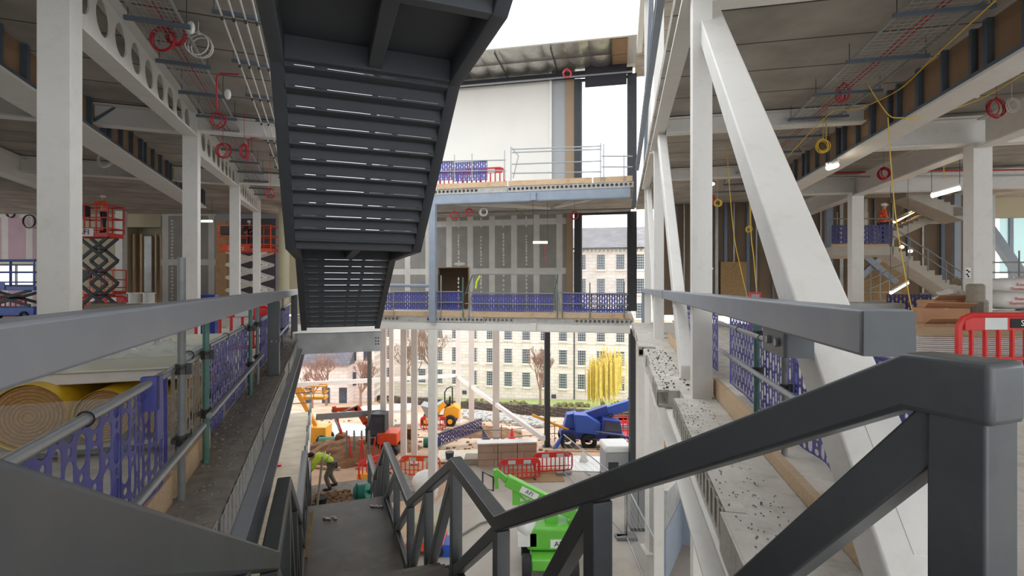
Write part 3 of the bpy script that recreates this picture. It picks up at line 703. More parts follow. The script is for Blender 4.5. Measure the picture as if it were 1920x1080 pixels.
for (px, Y, wp), l in zip(((719, 25, 10), (734, 27, 8), (757, 23, 10.5), (777, 22.5, 11), (859, 38, 9), (884, 33.5, 10), (930, 28, 12.5)), gl): gcol(px, Y, wp, 'white_pink', l)
gcol(693, 24, 7, 'galv_dull', 'thin grey post between the excavator arm and cab')
gcol(1026, 26, 10, 'dark', 'dark grey steel column left of the blue telehandler')
gcol(1186, 20, 12, 'dark', 'dark grey steel column behind the red cage')
gcol(1203, 18.5, 17, 'white', 'white column at the left of the pair beside the generator', ztop=-.65)
gcol(1226, 15, 26, 'white', 'white column at the right of the pair beside the generator', ztop=-.65)
# horizontal members of the site frame
mb = MB(); A = WP(857, 706, 38); B = WP(1019, 822, 21); mb.bar(A, B, .16, .20)
solo('steel_beam', mb, M['white_pink'], 'pink-white beam running down-right between the site columns', 'beam')
mb = MB(); A = WP(548, 722, 26); B = WP(857, 704, 38); mb.bar(A, B, .2, .24)
solo('steel_beam', mb, M['white_pink'], 'long pink-white beam running left from the site columns', 'beam')
mb = MB(); A = WP(594, 782, 22); B = WP(716, 773, 25); mb.bar(A, B, .12, .26)
solo('steel_beam', mb, M['galv_dull'], 'short grey beam over the excavator arm', 'beam')
# ================= guard rails, nets and toe boards beside the stair =================
def pole(F, p, s, z0, z1, m, label, group=None, clamps=()):
    t = thing('scaffold_pole', label, 'scaffold pole', F, (p, s, z0), group)
    part('tube', MB().tube((p, s, z0), (p, s, z1), .021, 10), M[m], t)
    for z in clamps:
        mb = MB(); mb.tube((p, s, z-.028), (p, s, z+.028), .030, 8); mb.box(p-.03, p+.05, s-.012, s+.012, z-.03, z+.03); mb.tube((p+.02, s-.055, z+.01), (p+.02, s+.055, z+.01), .009, 6)
        mb.box(p-.045, p-.02, s-.03, s+.03, z-.012, z+.012)
        part('clamp', mb, M['clamp'], t)
    return t
LP = [(3.31, 1.36, 'galv_dull', 'dull scaffold pole on the left slab edge, nearest to the viewer'), (3.95, 1.0, 'green_pole', 'green-painted scaffold pole on the left slab edge, second from the viewer'),
      (6.25, .99, 'green_pole', 'green-tinged scaffold pole left of the nearest dark handrail post'), (6.9, .99, 'galv_dull', 'dull scaffold pole just left of the nearest dark handrail post'),
      (9.2, .98, 'galv_dull', 'scaffold pole on the left edge between the two dark handrail posts'), (11.2, .98, 'galv_dull', 'last scaffold pole on the left edge before the far handrail post')]
for s, z1, m, l in LP: pole('U', -.73, s, .012, z1, m, l, clamps=(.345, .74))
mb = MB(); pass
def tube(F, p, s0, s1, z, m, label, r=.021):
    return solo('scaffold_tube', MB().tube((p, s0, z), (p, s1, z), r, 10), M[m], label, 'scaffold tube', F)
tube('U', -.775, .3, 3.9, .735, 'galv', 'top guard tube on the left edge, nearest length in front of the yellow rolls')
tube('U', -.775, 3.6, 6.95, .77, 'galv', 'top guard tube on the left edge, second length past the green pole')
tube('U', -.775, 7.9, 14.8, .74, 'galv', 'top guard tube on the left edge, far length beyond the dark post')
tube('U', -.682, .9, 3.6, .345, 'galv', 'lower guard tube on the left edge, nearest length in front of the net')
tube('U', -.682, 3.8, 6.95, .36, 'galv', 'lower guard tube on the left edge, second length')
tube('U', -.682, 7.9, 14.8, .35, 'galv', 'lower guard tube on the left edge, far length')
def net(F, p, s0, s1, z0, H, m, label, cw=.078, n=12, wave=.006, fill=.74, axis='s', ties=True, group=None, hs=.10, hc=.036, th=.004):
    t = thing('barrier_net', label, 'safety net', F, (p, (s0+s1)/2, z0) if axis == 's' else ((s0+s1)/2, p, z0), group)
    h = holeplate(s1-s0, net_rows(H, hs, hc), cw, th, n, fill, wave)
    if axis == 's': h.v = [(p+v[1], s0+v[0], z0+v[2]) for v in h.v]
    else: h.v = [(s0+v[0], p+v[1], z0+v[2]) for v in h.v]
    part('mesh_panel', h, M[m], t)
    mb = MB()
    if axis == 's':
        for a in (s0, s1-.012): mb.box(p-.004, p+.012, a, a+.012, z0, z0+H)
        mb.box(p-.004, p+.012, s0, s1, z0+H, z0+H+.012)
    else:
        for a in (s0, s1-.012): mb.box(a, a+.012, p-.004, p+.012, z0, z0+H)
        mb.box(s0, s1, p-.004, p+.012, z0+H, z0+H+.012)
    part('edge_strip', mb, M[m], t); return t
def ties(F, p, ss, z, t):
    for s in ss: part('cable_tie', MB().ring((p, s, z), .026, .0035, 1, 14, 5), M['black'], t)
t = net('U', -.80, .95, 2.55, .17, .56, 'net', 'purple-blue barrier net in front of the yellow insulation rolls', n=16, wave=.012, cw=.088, hs=.13, hc=.045, fill=.8); ties('U', -.775, (1.5, 1.62, 2.2), .735, t)
t = net('U', -.805, 2.58, 3.30, .17, .55, 'net', 'crumpled purple-blue net folded over the tube before the first pole', cw=.075, n=12, wave=.03, hs=.12, hc=.045, fill=.78)
part('folded_strap', MB().box(-.81, -.74, 2.9, 2.94, .60, .765).box(-.745, -.74, 2.9, 3.0, .45, .765), M['net'], t, bevel=.01)
t = net('U', -.81, 3.45, 4.4, .06, .66, 'timber_grey', 'brownish barrier net between the nearest pole and the green pole', cw=.06, n=8, wave=.02); ties('U', -.775, (3.7, 4.2), .77, t)
t = net('U', -.81, 4.42, 6.9, .06, .68, 'net', 'blue barrier net right of the green pole on the left edge', n=8, wave=.015); ties('U', -.775, (5.0, 6.0), .77, t)
net('U', -.81, 8.0, 11.0, .06, .68, 'net', 'blue barrier net past the nearest dark handrail post', n=8, cw=.08)
net('U', -.81, 11.1, 14.6, .06, .68, 'net', 'blue barrier net at the far end of the left edge', n=8, cw=.08)
def toe(F, p, s0, s1, label, m='timber', th=.035, H=.17, axis='s'):
    mb = MB()
    if axis == 's': mb.box(p, p+th, s0, s1, .013, H)
    else: mb.box(s0, s1, p, p+th, .013, H)
    return solo('toe_board', mb, M[m], label, 'toe board', F, bevel=.003)
toe('U', -.80, 1.2, 3.28, 'nearest pale timber toe board at the foot of the left net'); toe('U', -.80, 3.34, 4.3, 'short timber toe board between the two nearest left poles')
toe('U', -.86, 4.32, 8.2, 'weathered toe board behind the green pole', 'timber_grey'); toe('U', -.86, 8.25, 14.8, 'long toe board at the far end of the left edge')
# right edge
for s, z1, m, l in ((4.72, 1.0, 'green_pole', 'green scaffold pole on the right edge under the handrail'), (3.95, 1.0, 'galv_dull', 'grey scaffold pole beside the bolted bracket under the right handrail'),
                    (8.6, 1.0, 'galv_dull', 'scaffold pole on the right edge between the two truss columns')):
    pole('V', 1.13, s, 0, z1, m, l, clamps=(.48, .79))
tube('V', 1.09, 2.2, 6.2, .79, 'galv', 'top guard tube on the right edge behind the leaning brace'); tube('V', 1.09, 2.2, 6.2, .48, 'galv', 'lower guard tube on the right edge behind the leaning brace')
tube('V', 1.09, 6.8, 11.5, .79, 'galv', 'top guard tube on the right edge, far length'); tube('V', 1.09, 6.8, 11.5, .45, 'galv', 'lower guard tube on the right edge, far length')
t = net('V', 1.19, 3.95, 6.1, .12, .74, 'net', 'blue barrier net on the right edge left of the grey pole', n=8, cw=.07); ties('V', 1.09, (4.4, 5.2), .79, t)
t = net('V', 1.19, 1.95, 3.92, .12, .74, 'net', 'blue barrier net on the right edge seen round the big brace', n=14, cw=.075, wave=.02)
net('V', 1.19, 6.9, 10.8, .12, .70, 'net', 'far blue barrier net on the right edge by the second truss column', n=8, cw=.08)
toe('V', .98, 2.2, 4.0, 'brown timber kerb board near the foot of the leaning brace', th=.05, H=.10); toe('V', .98, 4.02, 6.0, 'pale timber kerb board beyond the grey pole', th=.05, H=.2)
toe('V', .98, 6.6, 11.5, 'far timber kerb board on the right edge', th=.05, H=.2)
toe('V', 1.03, .9, 2.15, 'timber plank lying along the right slab at the lower right', 'board', th=.12, H=.05)
# ================= things on the left floor =================
def roll(p, s, z, R, L, label):
    t = thing('insulation_roll', label, 'insulation roll', 'U', (p, s, z), 'yellow wrapped rolls')
    mb = MB(); n = 40
    mb.path([(p, s+.02, z+R), (p, s+L, z+R)], R*.97, n); part('core', mb, M['insul'], t)
    sp = MB(); pts = []
    for i in range(150):
        a = i*.32; r_ = R*.1+R*.85*i/150; pts.append((p+r_*math.cos(a), s+.012, z+R+r_*math.sin(a)))
    sp.path(pts, .0045, 4); part('spiral', sp, M['board'], t)
    mb = MB(); vs = []; fs = []
    for j, (y, rr) in enumerate(((-.01, 1.0), (-.02, 1.03), (.3, 1.02), (L, 1.02))):
        for k in range(n): a = 2*math.pi*k/n; q = R*rr*(1+.012*math.sin(5*a+y*3)); vs.append((p+q*math.cos(a), s+y, z+R+q*math.sin(a)))
    for j in range(3):
        for k in range(n): fs.append((j*n+k, j*n+(k+1) % n, (j+1)*n+(k+1) % n, (j+1)*n+k))
    mb.add(vs, fs); part('wrapper', mb, M['insul_wrap'], t); return t
roll(-1.86, 4.38, .10, .215, 2.2, 'largest yellow-wrapped insulation roll, leftmost end facing the viewer')
roll(-1.45, 4.42, .11, .175, 2.2, 'middle yellow-wrapped insulation roll, with rounded brown end'); roll(-1.12, 4.45, .11, .145, 2.2, 'smallest insulation roll, nearest to the net')
solo('plastic_wrap', MB().box(-2.15, -.93, 4.30, 4.315, .05, .42), M['wrap'], 'clear plastic film wrapped across the ends of the yellow rolls', 'plastic film', 'U')
t = thing('wrapped_stack', 'long low stack of boards under shiny clear wrap beside the left net', 'stack of boards', 'U', (-1.6, 6, .5))
part('boards', MB().box(-2.4, -.92, 4.5, 7.4, .50, .585), M['gyp'], t, bevel=.01); part('wrap', MB().box(-2.42, -.90, 4.46, 7.42, .585, .60), M['wrap_top'], t, bevel=.01)
0 and part('green_label', MB().box(-1.75, -1.58, 4.445, 4.46, .5, .57), M['green_wrap'], t)
t = thing('pallet', 'dark pallet with yellow packs under the insulation rolls', 'pallet', 'U', (-1.6, 4.5, 0))
part('deck', MB().box(-2.3, -.95, 4.36, 7.3, .07, .10), M['timber_grey'], t)
for p_ in (-2.25, -1.65, -1.05): part('bearer', MB().box(p_-.04, p_+.04, 4.36, 7.3, 0, .07), M['timber_grey'], t)
mb = MB(); r = random.Random(4); n = 18; vs = []; fs = []
for j in range(n):
    for i in range(n): u, v = i/(n-1), j/(n-1); e = math.sin(math.pi*u)*math.sin(math.pi*v); vs.append((-1.9+.95*u+r.uniform(-.02, .02), 5.1+.8*v+r.uniform(-.02, .02), .605+e**.7*(.02+r.uniform(0, .10))))
for j in range(n-1):
    for i in range(n-1): a = j*n+i; fs.append((a, a+1, a+n+1, a+n))
mb.add(vs, fs); pb = solo('plastic_bag', mb, M['bag_clear'], 'crumpled clear plastic bag with black lettering on the wrapped stack', 'plastic bag', 'U')
tx = text_mb('THIGHT', .09); moved(tx, -1.75, 5.25, .70, .4, -.9); part('lettering', tx, M['black'], pb)
# generic pedestrian barrier (local: x 0..1.67, z 0..0.83)
def barrier(label, group, txt=None, color='red'):
    t = thing('pedestrian_barrier', label, 'barrier', 'W', (0, 0, 0), group, local=True)
    L, H = 1.67, .83
    pts = [(.06, 0, .12), (.03, 0, .3), (.03, 0, H-.14), (.09, 0, H-.04), (.2, 0, H), (L-.2, 0, H), (L-.09, 0, H-.04), (L-.03, 0, H-.14), (L-.03, 0, .3), (L-.06, 0, .12)]
    mb = MB(); mb.path(pts+[(L-.2, 0, .09), (.2, 0, .09)], .038, 8, closed=True); part('frame', mb, M[color], t)
    mb = MB(); mb.box(.1, L-.1, -.02, .02, H-.19, H-.02); mb.box(.1, L-.1, -.018, .018, .26, .30); part('top_board', mb, M[color], t, bevel=.006)
    mb = MB()
    for k in range(8): x = .2+k*(L-.4)/7; mb.path([(x, 0, .10), (x, 0, H-.16)], .026, 6)
    part('bars', mb, M[color], t)
    for k in range(2): part('reflector', MB().box(.36+k*.62, .66+k*.62, -.024, .024, H-.18, H-.03), M['reflective'], t)
    for x in (.25, L-.25): part('foot', MB().prism([(-.25, 0), (.25, 0), (.2, .04), (.03, .07), (.03, .14), (-.03, .14), (-.03, .07), (-.2, .04)], 0, x-.03, x+.03), M['dark'], t)
    if txt: part('lettering', moved(text_mb(txt, .10), L/2-.0, -.027, H-.105), M['white_plastic'], t)
    return t
b0 = barrier('big red plastic barrier at the right edge, in front of the white bags', 'red pedestrian barriers')
tp = part('name_plate', MB().box(.70, 1.15, -.028, -.024, .67, .79), M['black'], b0); part('lettering', moved(text_mb('SCS', .11), .92, -.031, .73), M['white_plastic'], tp)
b0.location = tuple(v*K for v in (WP(1793, 715, 6.5)[0], 6.5, 0)); b0.rotation_euler = (0, 0, .05)
b1 = barrier('plain', 'red pedestrian barriers')
first = True
def put_barrier(px, py, rz, label, Y=None, z=None, sc=None):
    global first
    q = GP(px, py) if Y is None else (WP(px, py, Y)[0], Y, z)
    if first: o = b1; o.location = tuple(v*K for v in q); o.rotation_euler = (0, 0, rz); o['label'] = label; first = False
    else: o = dup(b1, 'W', q, label, rz)
    return o
put_barrier(1000, 888, .12, 'red barrier by the block stack, right of two and further back')
put_barrier(936, 902, .14, 'red barrier with blue marks, standing on plywood in front of the block stack')
put_barrier(788, 806, .05, 'red barrier in front of the yellow dumper wheels')
put_barrier(1140, 872, .6, 'red barrier behind the generator box'); put_barrier(1145, 815, .1, 'low red barrier beside the green mesh, behind the telehandler')
put_barrier(-40, 590, .1, 'red barrier at the far left floor by the blue scissor lift', 19.5, 0)
put_barrier(150, 575, .05, 'red barrier below the red scissor lift', 18.5, 0)
put_barrier(318, 640, .7, 'red barrier standing between the left columns behind the net', 8.6, 0)
put_barrier(672, 905, .9, 'tilted red barrier behind the stair foot, left of the shorter balustrade peak')
b2 = barrier('orange open barrier frame right of the stair balustrade', 'red pedestrian barriers', color='orange')
b2.location = tuple(v*K for v in GP(751, 893)); b2.rotation_euler = (0, 0, -.1)
# blue site cabinets
solo('cabinet', MB().box(-2.9, -2.4, 14.0, 14.5, 0, 1.0), M['blue_deep'], 'dark blue cabinet behind the left handrail near the orange lift', 'cabinet', 'U', bevel=.01)
solo('cabinet', MB().box(-1.9, -1.3, 16.5, 17.0, 0, .9), M['blue'], 'blue cabinet at the far left beyond the overhead stair foot', 'cabinet', 'U', bevel=.01)
# cable drums on a pallet stack
ps = solo('pallet_stack', MB().box(-12.7, -10.6, 15.2, 16.4, 0, .62).box(-12.6, -10.7, 15.25, 16.35, .62, .68), M['timber_grey'], 'stack of grey pallets carrying white cable drums', 'pallet stack')
for px, l in ((252, 'white cable drum on the pallets, left one'), (279, 'white cable drum on the pallets, right one')):
    x = (px-960)/960*15.6
    t = thing('cable_drum', l, 'cable drum', 'W', (x, 15.6, .68)); part('drum', MB().path([(x, 15.6, .71), (x, 15.6, .98)], .15, 18), M['white_cable'], t)
    for z in (.68, .98): part('flange', MB().path([(x, 15.6, z), (x, 15.6, z+.03)], .19, 18), M['white_plastic'], t)
# ================= scissor lifts =================
def scissor(x, y, zf, zp, w_, d, m, ms, label, n=4, txt=None, rz=0.0):
    t = thing('scissor_lift', label, 'scissor lift', 'W', (x, y, zf), rz=rz, local=True)
    part('chassis', MB().box(-w_/2, w_/2, -d/2, d/2, .18, .48), M[m], t, bevel=.02)
    for sx in (-1, 1):
        for sy in (-1, 1): part('wheel', MB().wheel((sx*w_*.36, sy*d*.48, .17), .17, .12, 1), M['black'], t)
    zz0, zz1 = .52, zp-zf-.14; h = (zz1-zz0)/n; a = w_*.40
    for k in range(n):
        for sy in (-1, 1):
            z0 = zz0+k*h
            part('scissor_arm', MB().bar((-a, sy*d*.32, z0), (a, sy*d*.32, z0+h), .05, .10, (0, 0, 1)), M[ms], t)
            part('scissor_arm', MB().bar((a, sy*d*.36, z0), (-a, sy*d*.36, z0+h), .05, .10, (0, 0, 1)), M[ms], t)
        part('cross_pin', MB().tube((0, -d*.4, zz0+(k+.5)*h), (0, d*.4, zz0+(k+.5)*h), .03, 8), M[ms], t)
    zz = zp-zf
    part('platform', MB().box(-w_/2, w_/2, -d/2, d/2, zz-.14, zz), M[m], t, bevel=.01)
    mb = MB()
    for hgt in (.15, .5, .92):
        for sy in (-1, 1): mb.tube((-w_/2, sy*d/2, zz+hgt), (w_/2, sy*d/2, zz+hgt), .024, 6)
        for sx in (-1, 1): mb.tube((sx*w_/2, -d/2, zz+hgt), (sx*w_/2, d/2, zz+hgt), .024, 6)
    for i in range(4):
        for sy in (-1, 1): mb.tube((-w_/2+w_*i/3, sy*d/2, zz), (-w_/2+w_*i/3, sy*d/2, zz+.92), .024, 6)
    part('guard_rail', mb, M[m], t)
    part('control_box', MB().box(-w_/2+.05, -w_/2+.45, -d/2+.0, -d/2+.2, zz+.55, zz+.9), M['dark'], t, bevel=.02)
    if txt:
        lp = part('name_board', MB().box(-w_*.42, w_*.1, -d/2-.02, -d/2, zz-.12, zz+.14), M['white_plastic'] if txt == 'AFI' else M[m], t)
        part('lettering', moved(text_mb(txt, .26), -w_*.16, -d/2-.03, zz+.01), M['black'] if txt == 'AFI' else M['white_plastic'], lp)
    return t
scissor((185-960)/960*17.3, 17.3, 0, 2.98, 1.18, .7, 'red', 'dark', 'red scissor lift with dark arms, raised high at the left', 3, 'AFI')
scissor((186-960)/960*22.6, 22.8, 0, 1.0, 1.5, .8, 'orange', 'dark', 'lowered orange scissor lift behind the dark-armed one', 1)
scissor((469-960)/960*21.2, 21.2, 0, 2.75, 2.1, .85, 'orange', 'white', 'orange scissor lift with pale arms, beside the dark panel', 4, 'Lifterz')
scissor((20-960)/960*18.2, 18.2, 0, 1.2, 2.5, .9, 'blue', 'dark', 'blue scissor lift at the far left edge', 1, 'Genie')
# ================= far walls of the left wing =================
def XW(px, Y): return (px-960)/960.0*Y
YW = 24.2
mb = MB(); mb.box(-30, XW(66, YW), YW, YW+.2, 2.25, 4.62); mb.box(-30, XW(66, YW), YW, YW+.2, 0, 1.2); struct('wall_left', mb, M['pink_wall'])
wn = struct('window_3', MB().box(-30, XW(66, YW), YW+.05, YW+.1, 1.2, 1.28).box(-30, XW(66, YW), YW+.05, YW+.1, 2.18, 2.25), M['dark'])
for k in range(9): part('window_mullion', MB().box(-29.5+k*.85, -29.42+k*.85, YW+.05, YW+.12, 1.28, 2.18), M['wall_grey'], wn)
part('window_pane', MB().box(-30, XW(66, YW), YW+.08, YW+.09, 1.28, 2.18), M['clear_glass'], wn)
mb = MB(); mb.box(XW(66, YW), XW(232, YW), YW, YW+.2, 0, 4.62); mb.box(XW(232, YW), XW(302, YW), YW+.9, YW+1.0, 0, 4.62); mb.box(XW(232, YW)-.05, XW(232, YW), YW, YW+1, 0, 4.62); mb.box(XW(302, YW), XW(302, YW)+.05, YW, YW+1, 0, 4.62)
mb.box(XW(232, YW), XW(302, YW), YW-.02, YW+.1, 4.0, 4.62); struct('wall_left', mb, M['wall_beige'])
mb = MB(); mb.box(XW(302, YW), XW(404, YW), YW, YW+.2, 0, 4.62); struct('wall_left', mb, M['taped_wall'])
mb = MB(); mb.box(XW(404, YW), XW(522, YW), YW, YW+.2, 0, 4.62); struct('wall_left', mb, M['wall_grey'])
solo('riser_duct', MB().box(XW(232, YW)+.75, XW(232, YW)+1.1, YW+.3, YW+.6, 0, 3.6), M['silver'], 'silver duct upright in the lit alcove of the far left wall', 'duct')
for dx in (.2, .55, 1.25, 1.5): solo('timber_post', MB().box(XW(232, YW)+dx, XW(232, YW)+dx+.08, YW+.3, YW+.4, 0, 3.7), M['timber'], 'pale timber batten upright in the alcove of the far left wall', 'timber post', group='alcove battens')
column('W', XW(216, 23), 23, 0, 4.6, .32, .3, 'white', 'white column at the left of the alcove behind the red scissor lift')
solo('plywood_upright', MB().box(XW(405, 22.6), XW(424, 22.6), 22.6, 22.8, 0, 4.1), M['ply'], 'tall yellow plywood sheet between the second and third left columns', 'plywood')
solo('dark_panel', MB().box(XW(452, 23.4), XW(517, 23.4), 23.4, 23.6, 0, 4.3), M['dark_wall'], 'tall dark grey-violet panel behind the orange lift', 'panel')
solo('round_column', MB().path([(XW(532, 21), 21, 0), (XW(532, 21), 21, 4.2)], .22, 20), M['wall_beige'], 'shiny beige round column beside the overhead stair', 'column')
mb = MB(); mb.box(XW(522, 22), XW(600, 22), 22, 22.15, 0, 4.6); struct('wall_left', mb, M['wall_beige'])
mb = MB(); r = random.Random(9)
for k in range(26): mb.ell((XW(323, YW)+r.uniform(-.02, .02), YW-.005, .3+k*.16), (.06, .008, .05), 8, 5)
struct('trim_11', mb, M['filler'])
# ================= ceiling services =================
def HZ(px, py, za): Y = za*960/(HOR-py); return WP(px, py, Y)
def strut(F, p0, p1, s, z, t=None):
    pass
def tray(F, pa, pb, s0, s1, z, spacing, label, reds, ztop=4.62, first_s=None):
    t = thing('cable_tray', label, 'cable tray', F, ((pa+pb)/2, (s0+s1)/2, z)); n = 9
    mb = MB(); xi, xo = sorted((pa, pb)); xi += .1; xo -= .1
    for i in range(n+1): x = xi+(xo-xi)*i/n; mb.bar((x, s0, z+.02), (x, s1, z+.02), .006, .006)
    for x in (xi, xo):
        for dz in (.04, .06): mb.bar((x, s0, z+dz), (x, s1, z+dz), .018, .018)
    s = s0
    while s < s1: mb.bar((xi, s, z+.015), (xo, s, z+.015), .005, .005); s += .10
    part('basket', mb, M['galvwire'], t)
    s = first_s if first_s else s0
    while s < s1:
        part('strut', MB().box(xi-.1, xo+.1, s-.022, s+.022, z-.045, z), M['stud'], t)
        for x in (xi-.06, xo+.06): part('hanger_rod', MB().tube((x, s, z-.05), (x, s, ztop), .005, 5), M['clamp'], t)
        s += spacing
    for x in reds:
        pts = [(x+.008*math.sin(k*1.3+x*9), s0+k*(s1-s0)/40, z+.035) for k in range(41)]
        o = solo('red_cable', MB().path(pts, .009, 5), M['red_cable'], 'red cable lying along the basket tray, '+label.split(',')[0], 'cable', F, group='red cables on '+label.split(',')[0])
    return t
tray('U', -2.12, -1.46, 4.6, 19.5, 4.30, 1.2, 'wire basket cable tray under the left soffit, hung beside the cellular beams', (-1.82, -1.74), first_s=5.83)
tray('V', 3.1, 4.12, 4.6, 18.5, 4.38, 1.27, 'wide wire basket cable tray under the right soffit, beside the studded beam', (3.55, 3.62), first_s=5.50)
# conduits on their own struts
t = thing('conduit_run', 'four thin pale pipes clipped to struts under the left soffit', 'pipe run', 'U', (-.9, 9, 4.3))
for p in (-1.06, -.94, -.82, -.70):
    part('pipe', MB().tube((p, 4.4, 4.27), (p, 18, 4.27), .012, 6), M['white_cable'], t)
s = 5.25
while s < 17:
    part('strut', MB().box(-1.16, -.60, s-.02, s+.02, 4.29, 4.33), M['stud'], t)
    for p in (-1.06, -.94, -.82, -.70): part('clip', MB().cb((p, s, 4.255), (.03, .03, .05)), M['dark'], t)
    for p in (-1.14, -.62): part('hanger_rod', MB().tube((p, s, 4.33), (p, s, 4.62), .004, 5), M['clamp'], t)
    s += 1.35
for (s, l) in ((8.3, 'nearer'), (11.7, 'further')):
    mb = MB(); mb.path([(-1.40, s, 3.75), (-1.40, s, 4.18), (-1.36, s, 4.24), (-1.12, s, 4.26)], .012, 6)
    solo('red_conduit', mb, M['red_cable'], 'thin red bent pipe dropping beside the conduit run, '+l+' one', 'pipe', 'U')
# cable coils
def coil(c, R, m, label, n=4, r=.008, ax=1, tilt=0, sx=1, seed=1, hang=4.61):
    rr = random.Random(seed); mb = MB()
    for k in range(n): mb.ring((c[0]+rr.uniform(-.02, .02), c[1]+rr.uniform(-.02, .02)*3, c[2]+rr.uniform(-.02, .02)), R*rr.uniform(.85, 1.08), r, ax, 22, 5, sx=sx, tilt=tilt+rr.uniform(-.2, .2))
    mb.ell((c[0], c[1], c[2]+R), (.025, .025, .03), 6, 4)
    if hang and c[2]+R < hang: mb.tube((c[0], c[1], c[2]+R*.9), (c[0], c[1], hang), .005, 4)
    return solo('cable_coil', mb, M[m], label, 'coil of cable')
CO = [(302, 72, 6.3, .16, 'red_cable', 'red cable coil hanging first on the left tray, left of two by the white loop', 5), (330, 66, 6.4, .15, 'red_cable', 'wide red cable bundle hanging under the left tray', 5),
 (372, 84, 6.6, .17, 'white_cable', 'white cable loop hanging beside the red bundle on the left tray', 3), (410, 227, 8.6, .13, 'red_cable', 'red cable coil by the white corner box, left tray', 3),
 (418, 283, 9.8, .14, 'red_cable', 'thick red coil hanging behind the second left column head', 5), (458, 284, 9.9, .13, 'red_cable', 'slim red coil hanging right of the thick one', 4),
 (507, 363, 12.5, .12, 'red_cable', 'round red coil beside the overhead stair', 4), (200, 300, 12, .19, 'white_cable', 'white coil hanging between the first and second left columns', 4),
 (1581, 173, 8.4, .15, 'red_cable', 'red coil hanging from the right cable tray', 5), (1543, 273, 9.5, .12, 'yellow_cable', 'yellow coil above the long lamp on the right', 5),
 (1868, 202, 8.6, .17, 'red_cable', 'big red coil on the inner right beam', 5), (1897, 198, 8.6, .12, 'white_cable', 'pale coil right beside the big red one', 3), (1657, 326, 13, .15, 'red_cable', 'red coil hanging over the far right stair', 4),
 (852, 404, 19.2, .15, 'red_cable', 'red coil under the upper far walkway, leftmost of three'), (880, 398, 19.2, .14, 'red_cable', 'red coil under the upper far walkway, middle of three'),
 (907, 398, 19.2, .15, 'white_cable', 'white coil under the upper far walkway'), (1077, 404, 19.2, .16, 'red_cable', 'red coil at the corner by the lower far window'),
 (1063, 138, 20, .18, 'red_cable', 'red cable loop under the black roof strip'), (1332, 375, 13.5, .13, 'red_cable', 'red coil seen right of the nearest truss column'),
 (1345, 380, 13.5, .1, 'yellow_cable', 'small yellow coil seen right of the nearest truss column'), (1405, 430, 12.5, .07, 'yellow_cable', 'yellow plug coil hanging left of the leaning brace'),
 (20, 400, 24.05, .22, 'cloth_dark', 'dark cable loop on the pink far wall, left'), (55, 415, 24.05, .3, 'cloth_dark', 'thick dark bunch of cables on the pink far wall')]
for i, c in enumerate(CO): coil(WP(c[0], c[1], c[2]), c[3]*(.9 if c[2] < 9 else .95), c[4], c[5], c[6] if len(c) > 6 else 3, .008 if c[2] < 13 else .016, seed=i, hang=(4.61 if 'far wall' not in c[5] and 'roof strip' not in c[5] else 0), sx=.55 if 'slim' in c[5] or 'hanging from' in c[5] else 1)
for px, py, Y, l in ((358, 52, 6.2, 'white plastic bag tied at the end of the first left tray strut'), (427, 177, 7.6, 'white junction box hung from the left tray'), (1832, 176, 8.6, 'clear plastic wrap on the inner right beam')):
    mb = MB(); c = WP(px, py, Y); mb.ell(c, (.05, .04, .08), 8, 6); solo('cable_bag' if 'box' not in l else 'junction_box', mb, M['white_plastic'], l, 'wrap' if 'box' not in l else 'box')
def cable(pts, m, label, r=.009):
    P = [Vector(p) for p in pts]; out = []
    for i in range(len(P)-1):
        a, b = P[max(0, i-1)], P[i]; c, d = P[i+1], P[min(len(P)-1, i+2)]
        for k in range(6):
            t = k/6; out.append(.5*((2*b)+(c-a)*t+(2*a-5*b+4*c-d)*t*t+(3*b-a-3*c+d)*t**3))
    out.append(P[-1]); return solo('cable', MB().path(out, r, 5), M[m], label, 'cable')
cable([HZ(x, y, 3.1) for x, y in ((1872, -4), (1800, 62), (1740, 118), (1690, 165), (1640, 192), (1600, 207), (1556, 213))]+[HZ(1480, 290, 2.9), HZ(1440, 330, 2.9)], 'yellow_cable', 'yellow cable sagging along the studded beam on the right')
cable([WP(x, y, 8.2) for x, y in ((1925, 135), (1850, 180), (1780, 207), (1725, 221), (1690, 221), (1668, 217), (1645, 187), (1622, 150))], 'yellow_cable', 'yellow cable looping across the right wing below the beams')
cable([WP(x, y, 8.2) for x, y in ((1665, 220), (1670, 300), (1679, 400), (1693, 490), (1712, 590), (1733, 662))], 'yellow_cable', 'yellow cable hanging down to the plasterboard stack')
cable([WP(x, y, 9.6) for x, y in ((1549, 195), (1549, 262))], 'yellow_cable', 'short yellow drop holding the yellow coil')
cable([WP(x, y, 12.5) for x, y in ((1406, 275), (1408, 430), (1413, 480), (1418, 540))], 'yellow_cable', 'yellow cable drop left of the leaning brace', .012)
cable([WP(x, y, 12.5) for x, y in ((1362, 275), (1375, 430), (1388, 500), (1402, 560))], 'yellow_cable', 'slanting yellow cable left of the leaning brace', .01)
cable([WP(x, y, 12) for x, y in ((1769, 263), (1770, 335))], 'yellow_cable', 'yellow drop above the second lamp on the right', .012)
for x0, y0, x1, y1, l in ((1480, 325, 1925, 318, 'upper'), (1480, 333, 1925, 328, 'lower')):
    solo('conduit', MB().tube(WP(x0, y0, 14.5), WP(x1, y1, 14.5), .022, 6), M['red_cable' if l == 'upper' else 'galv'], l+' pipe of the pair crossing the right wing', 'pipe')
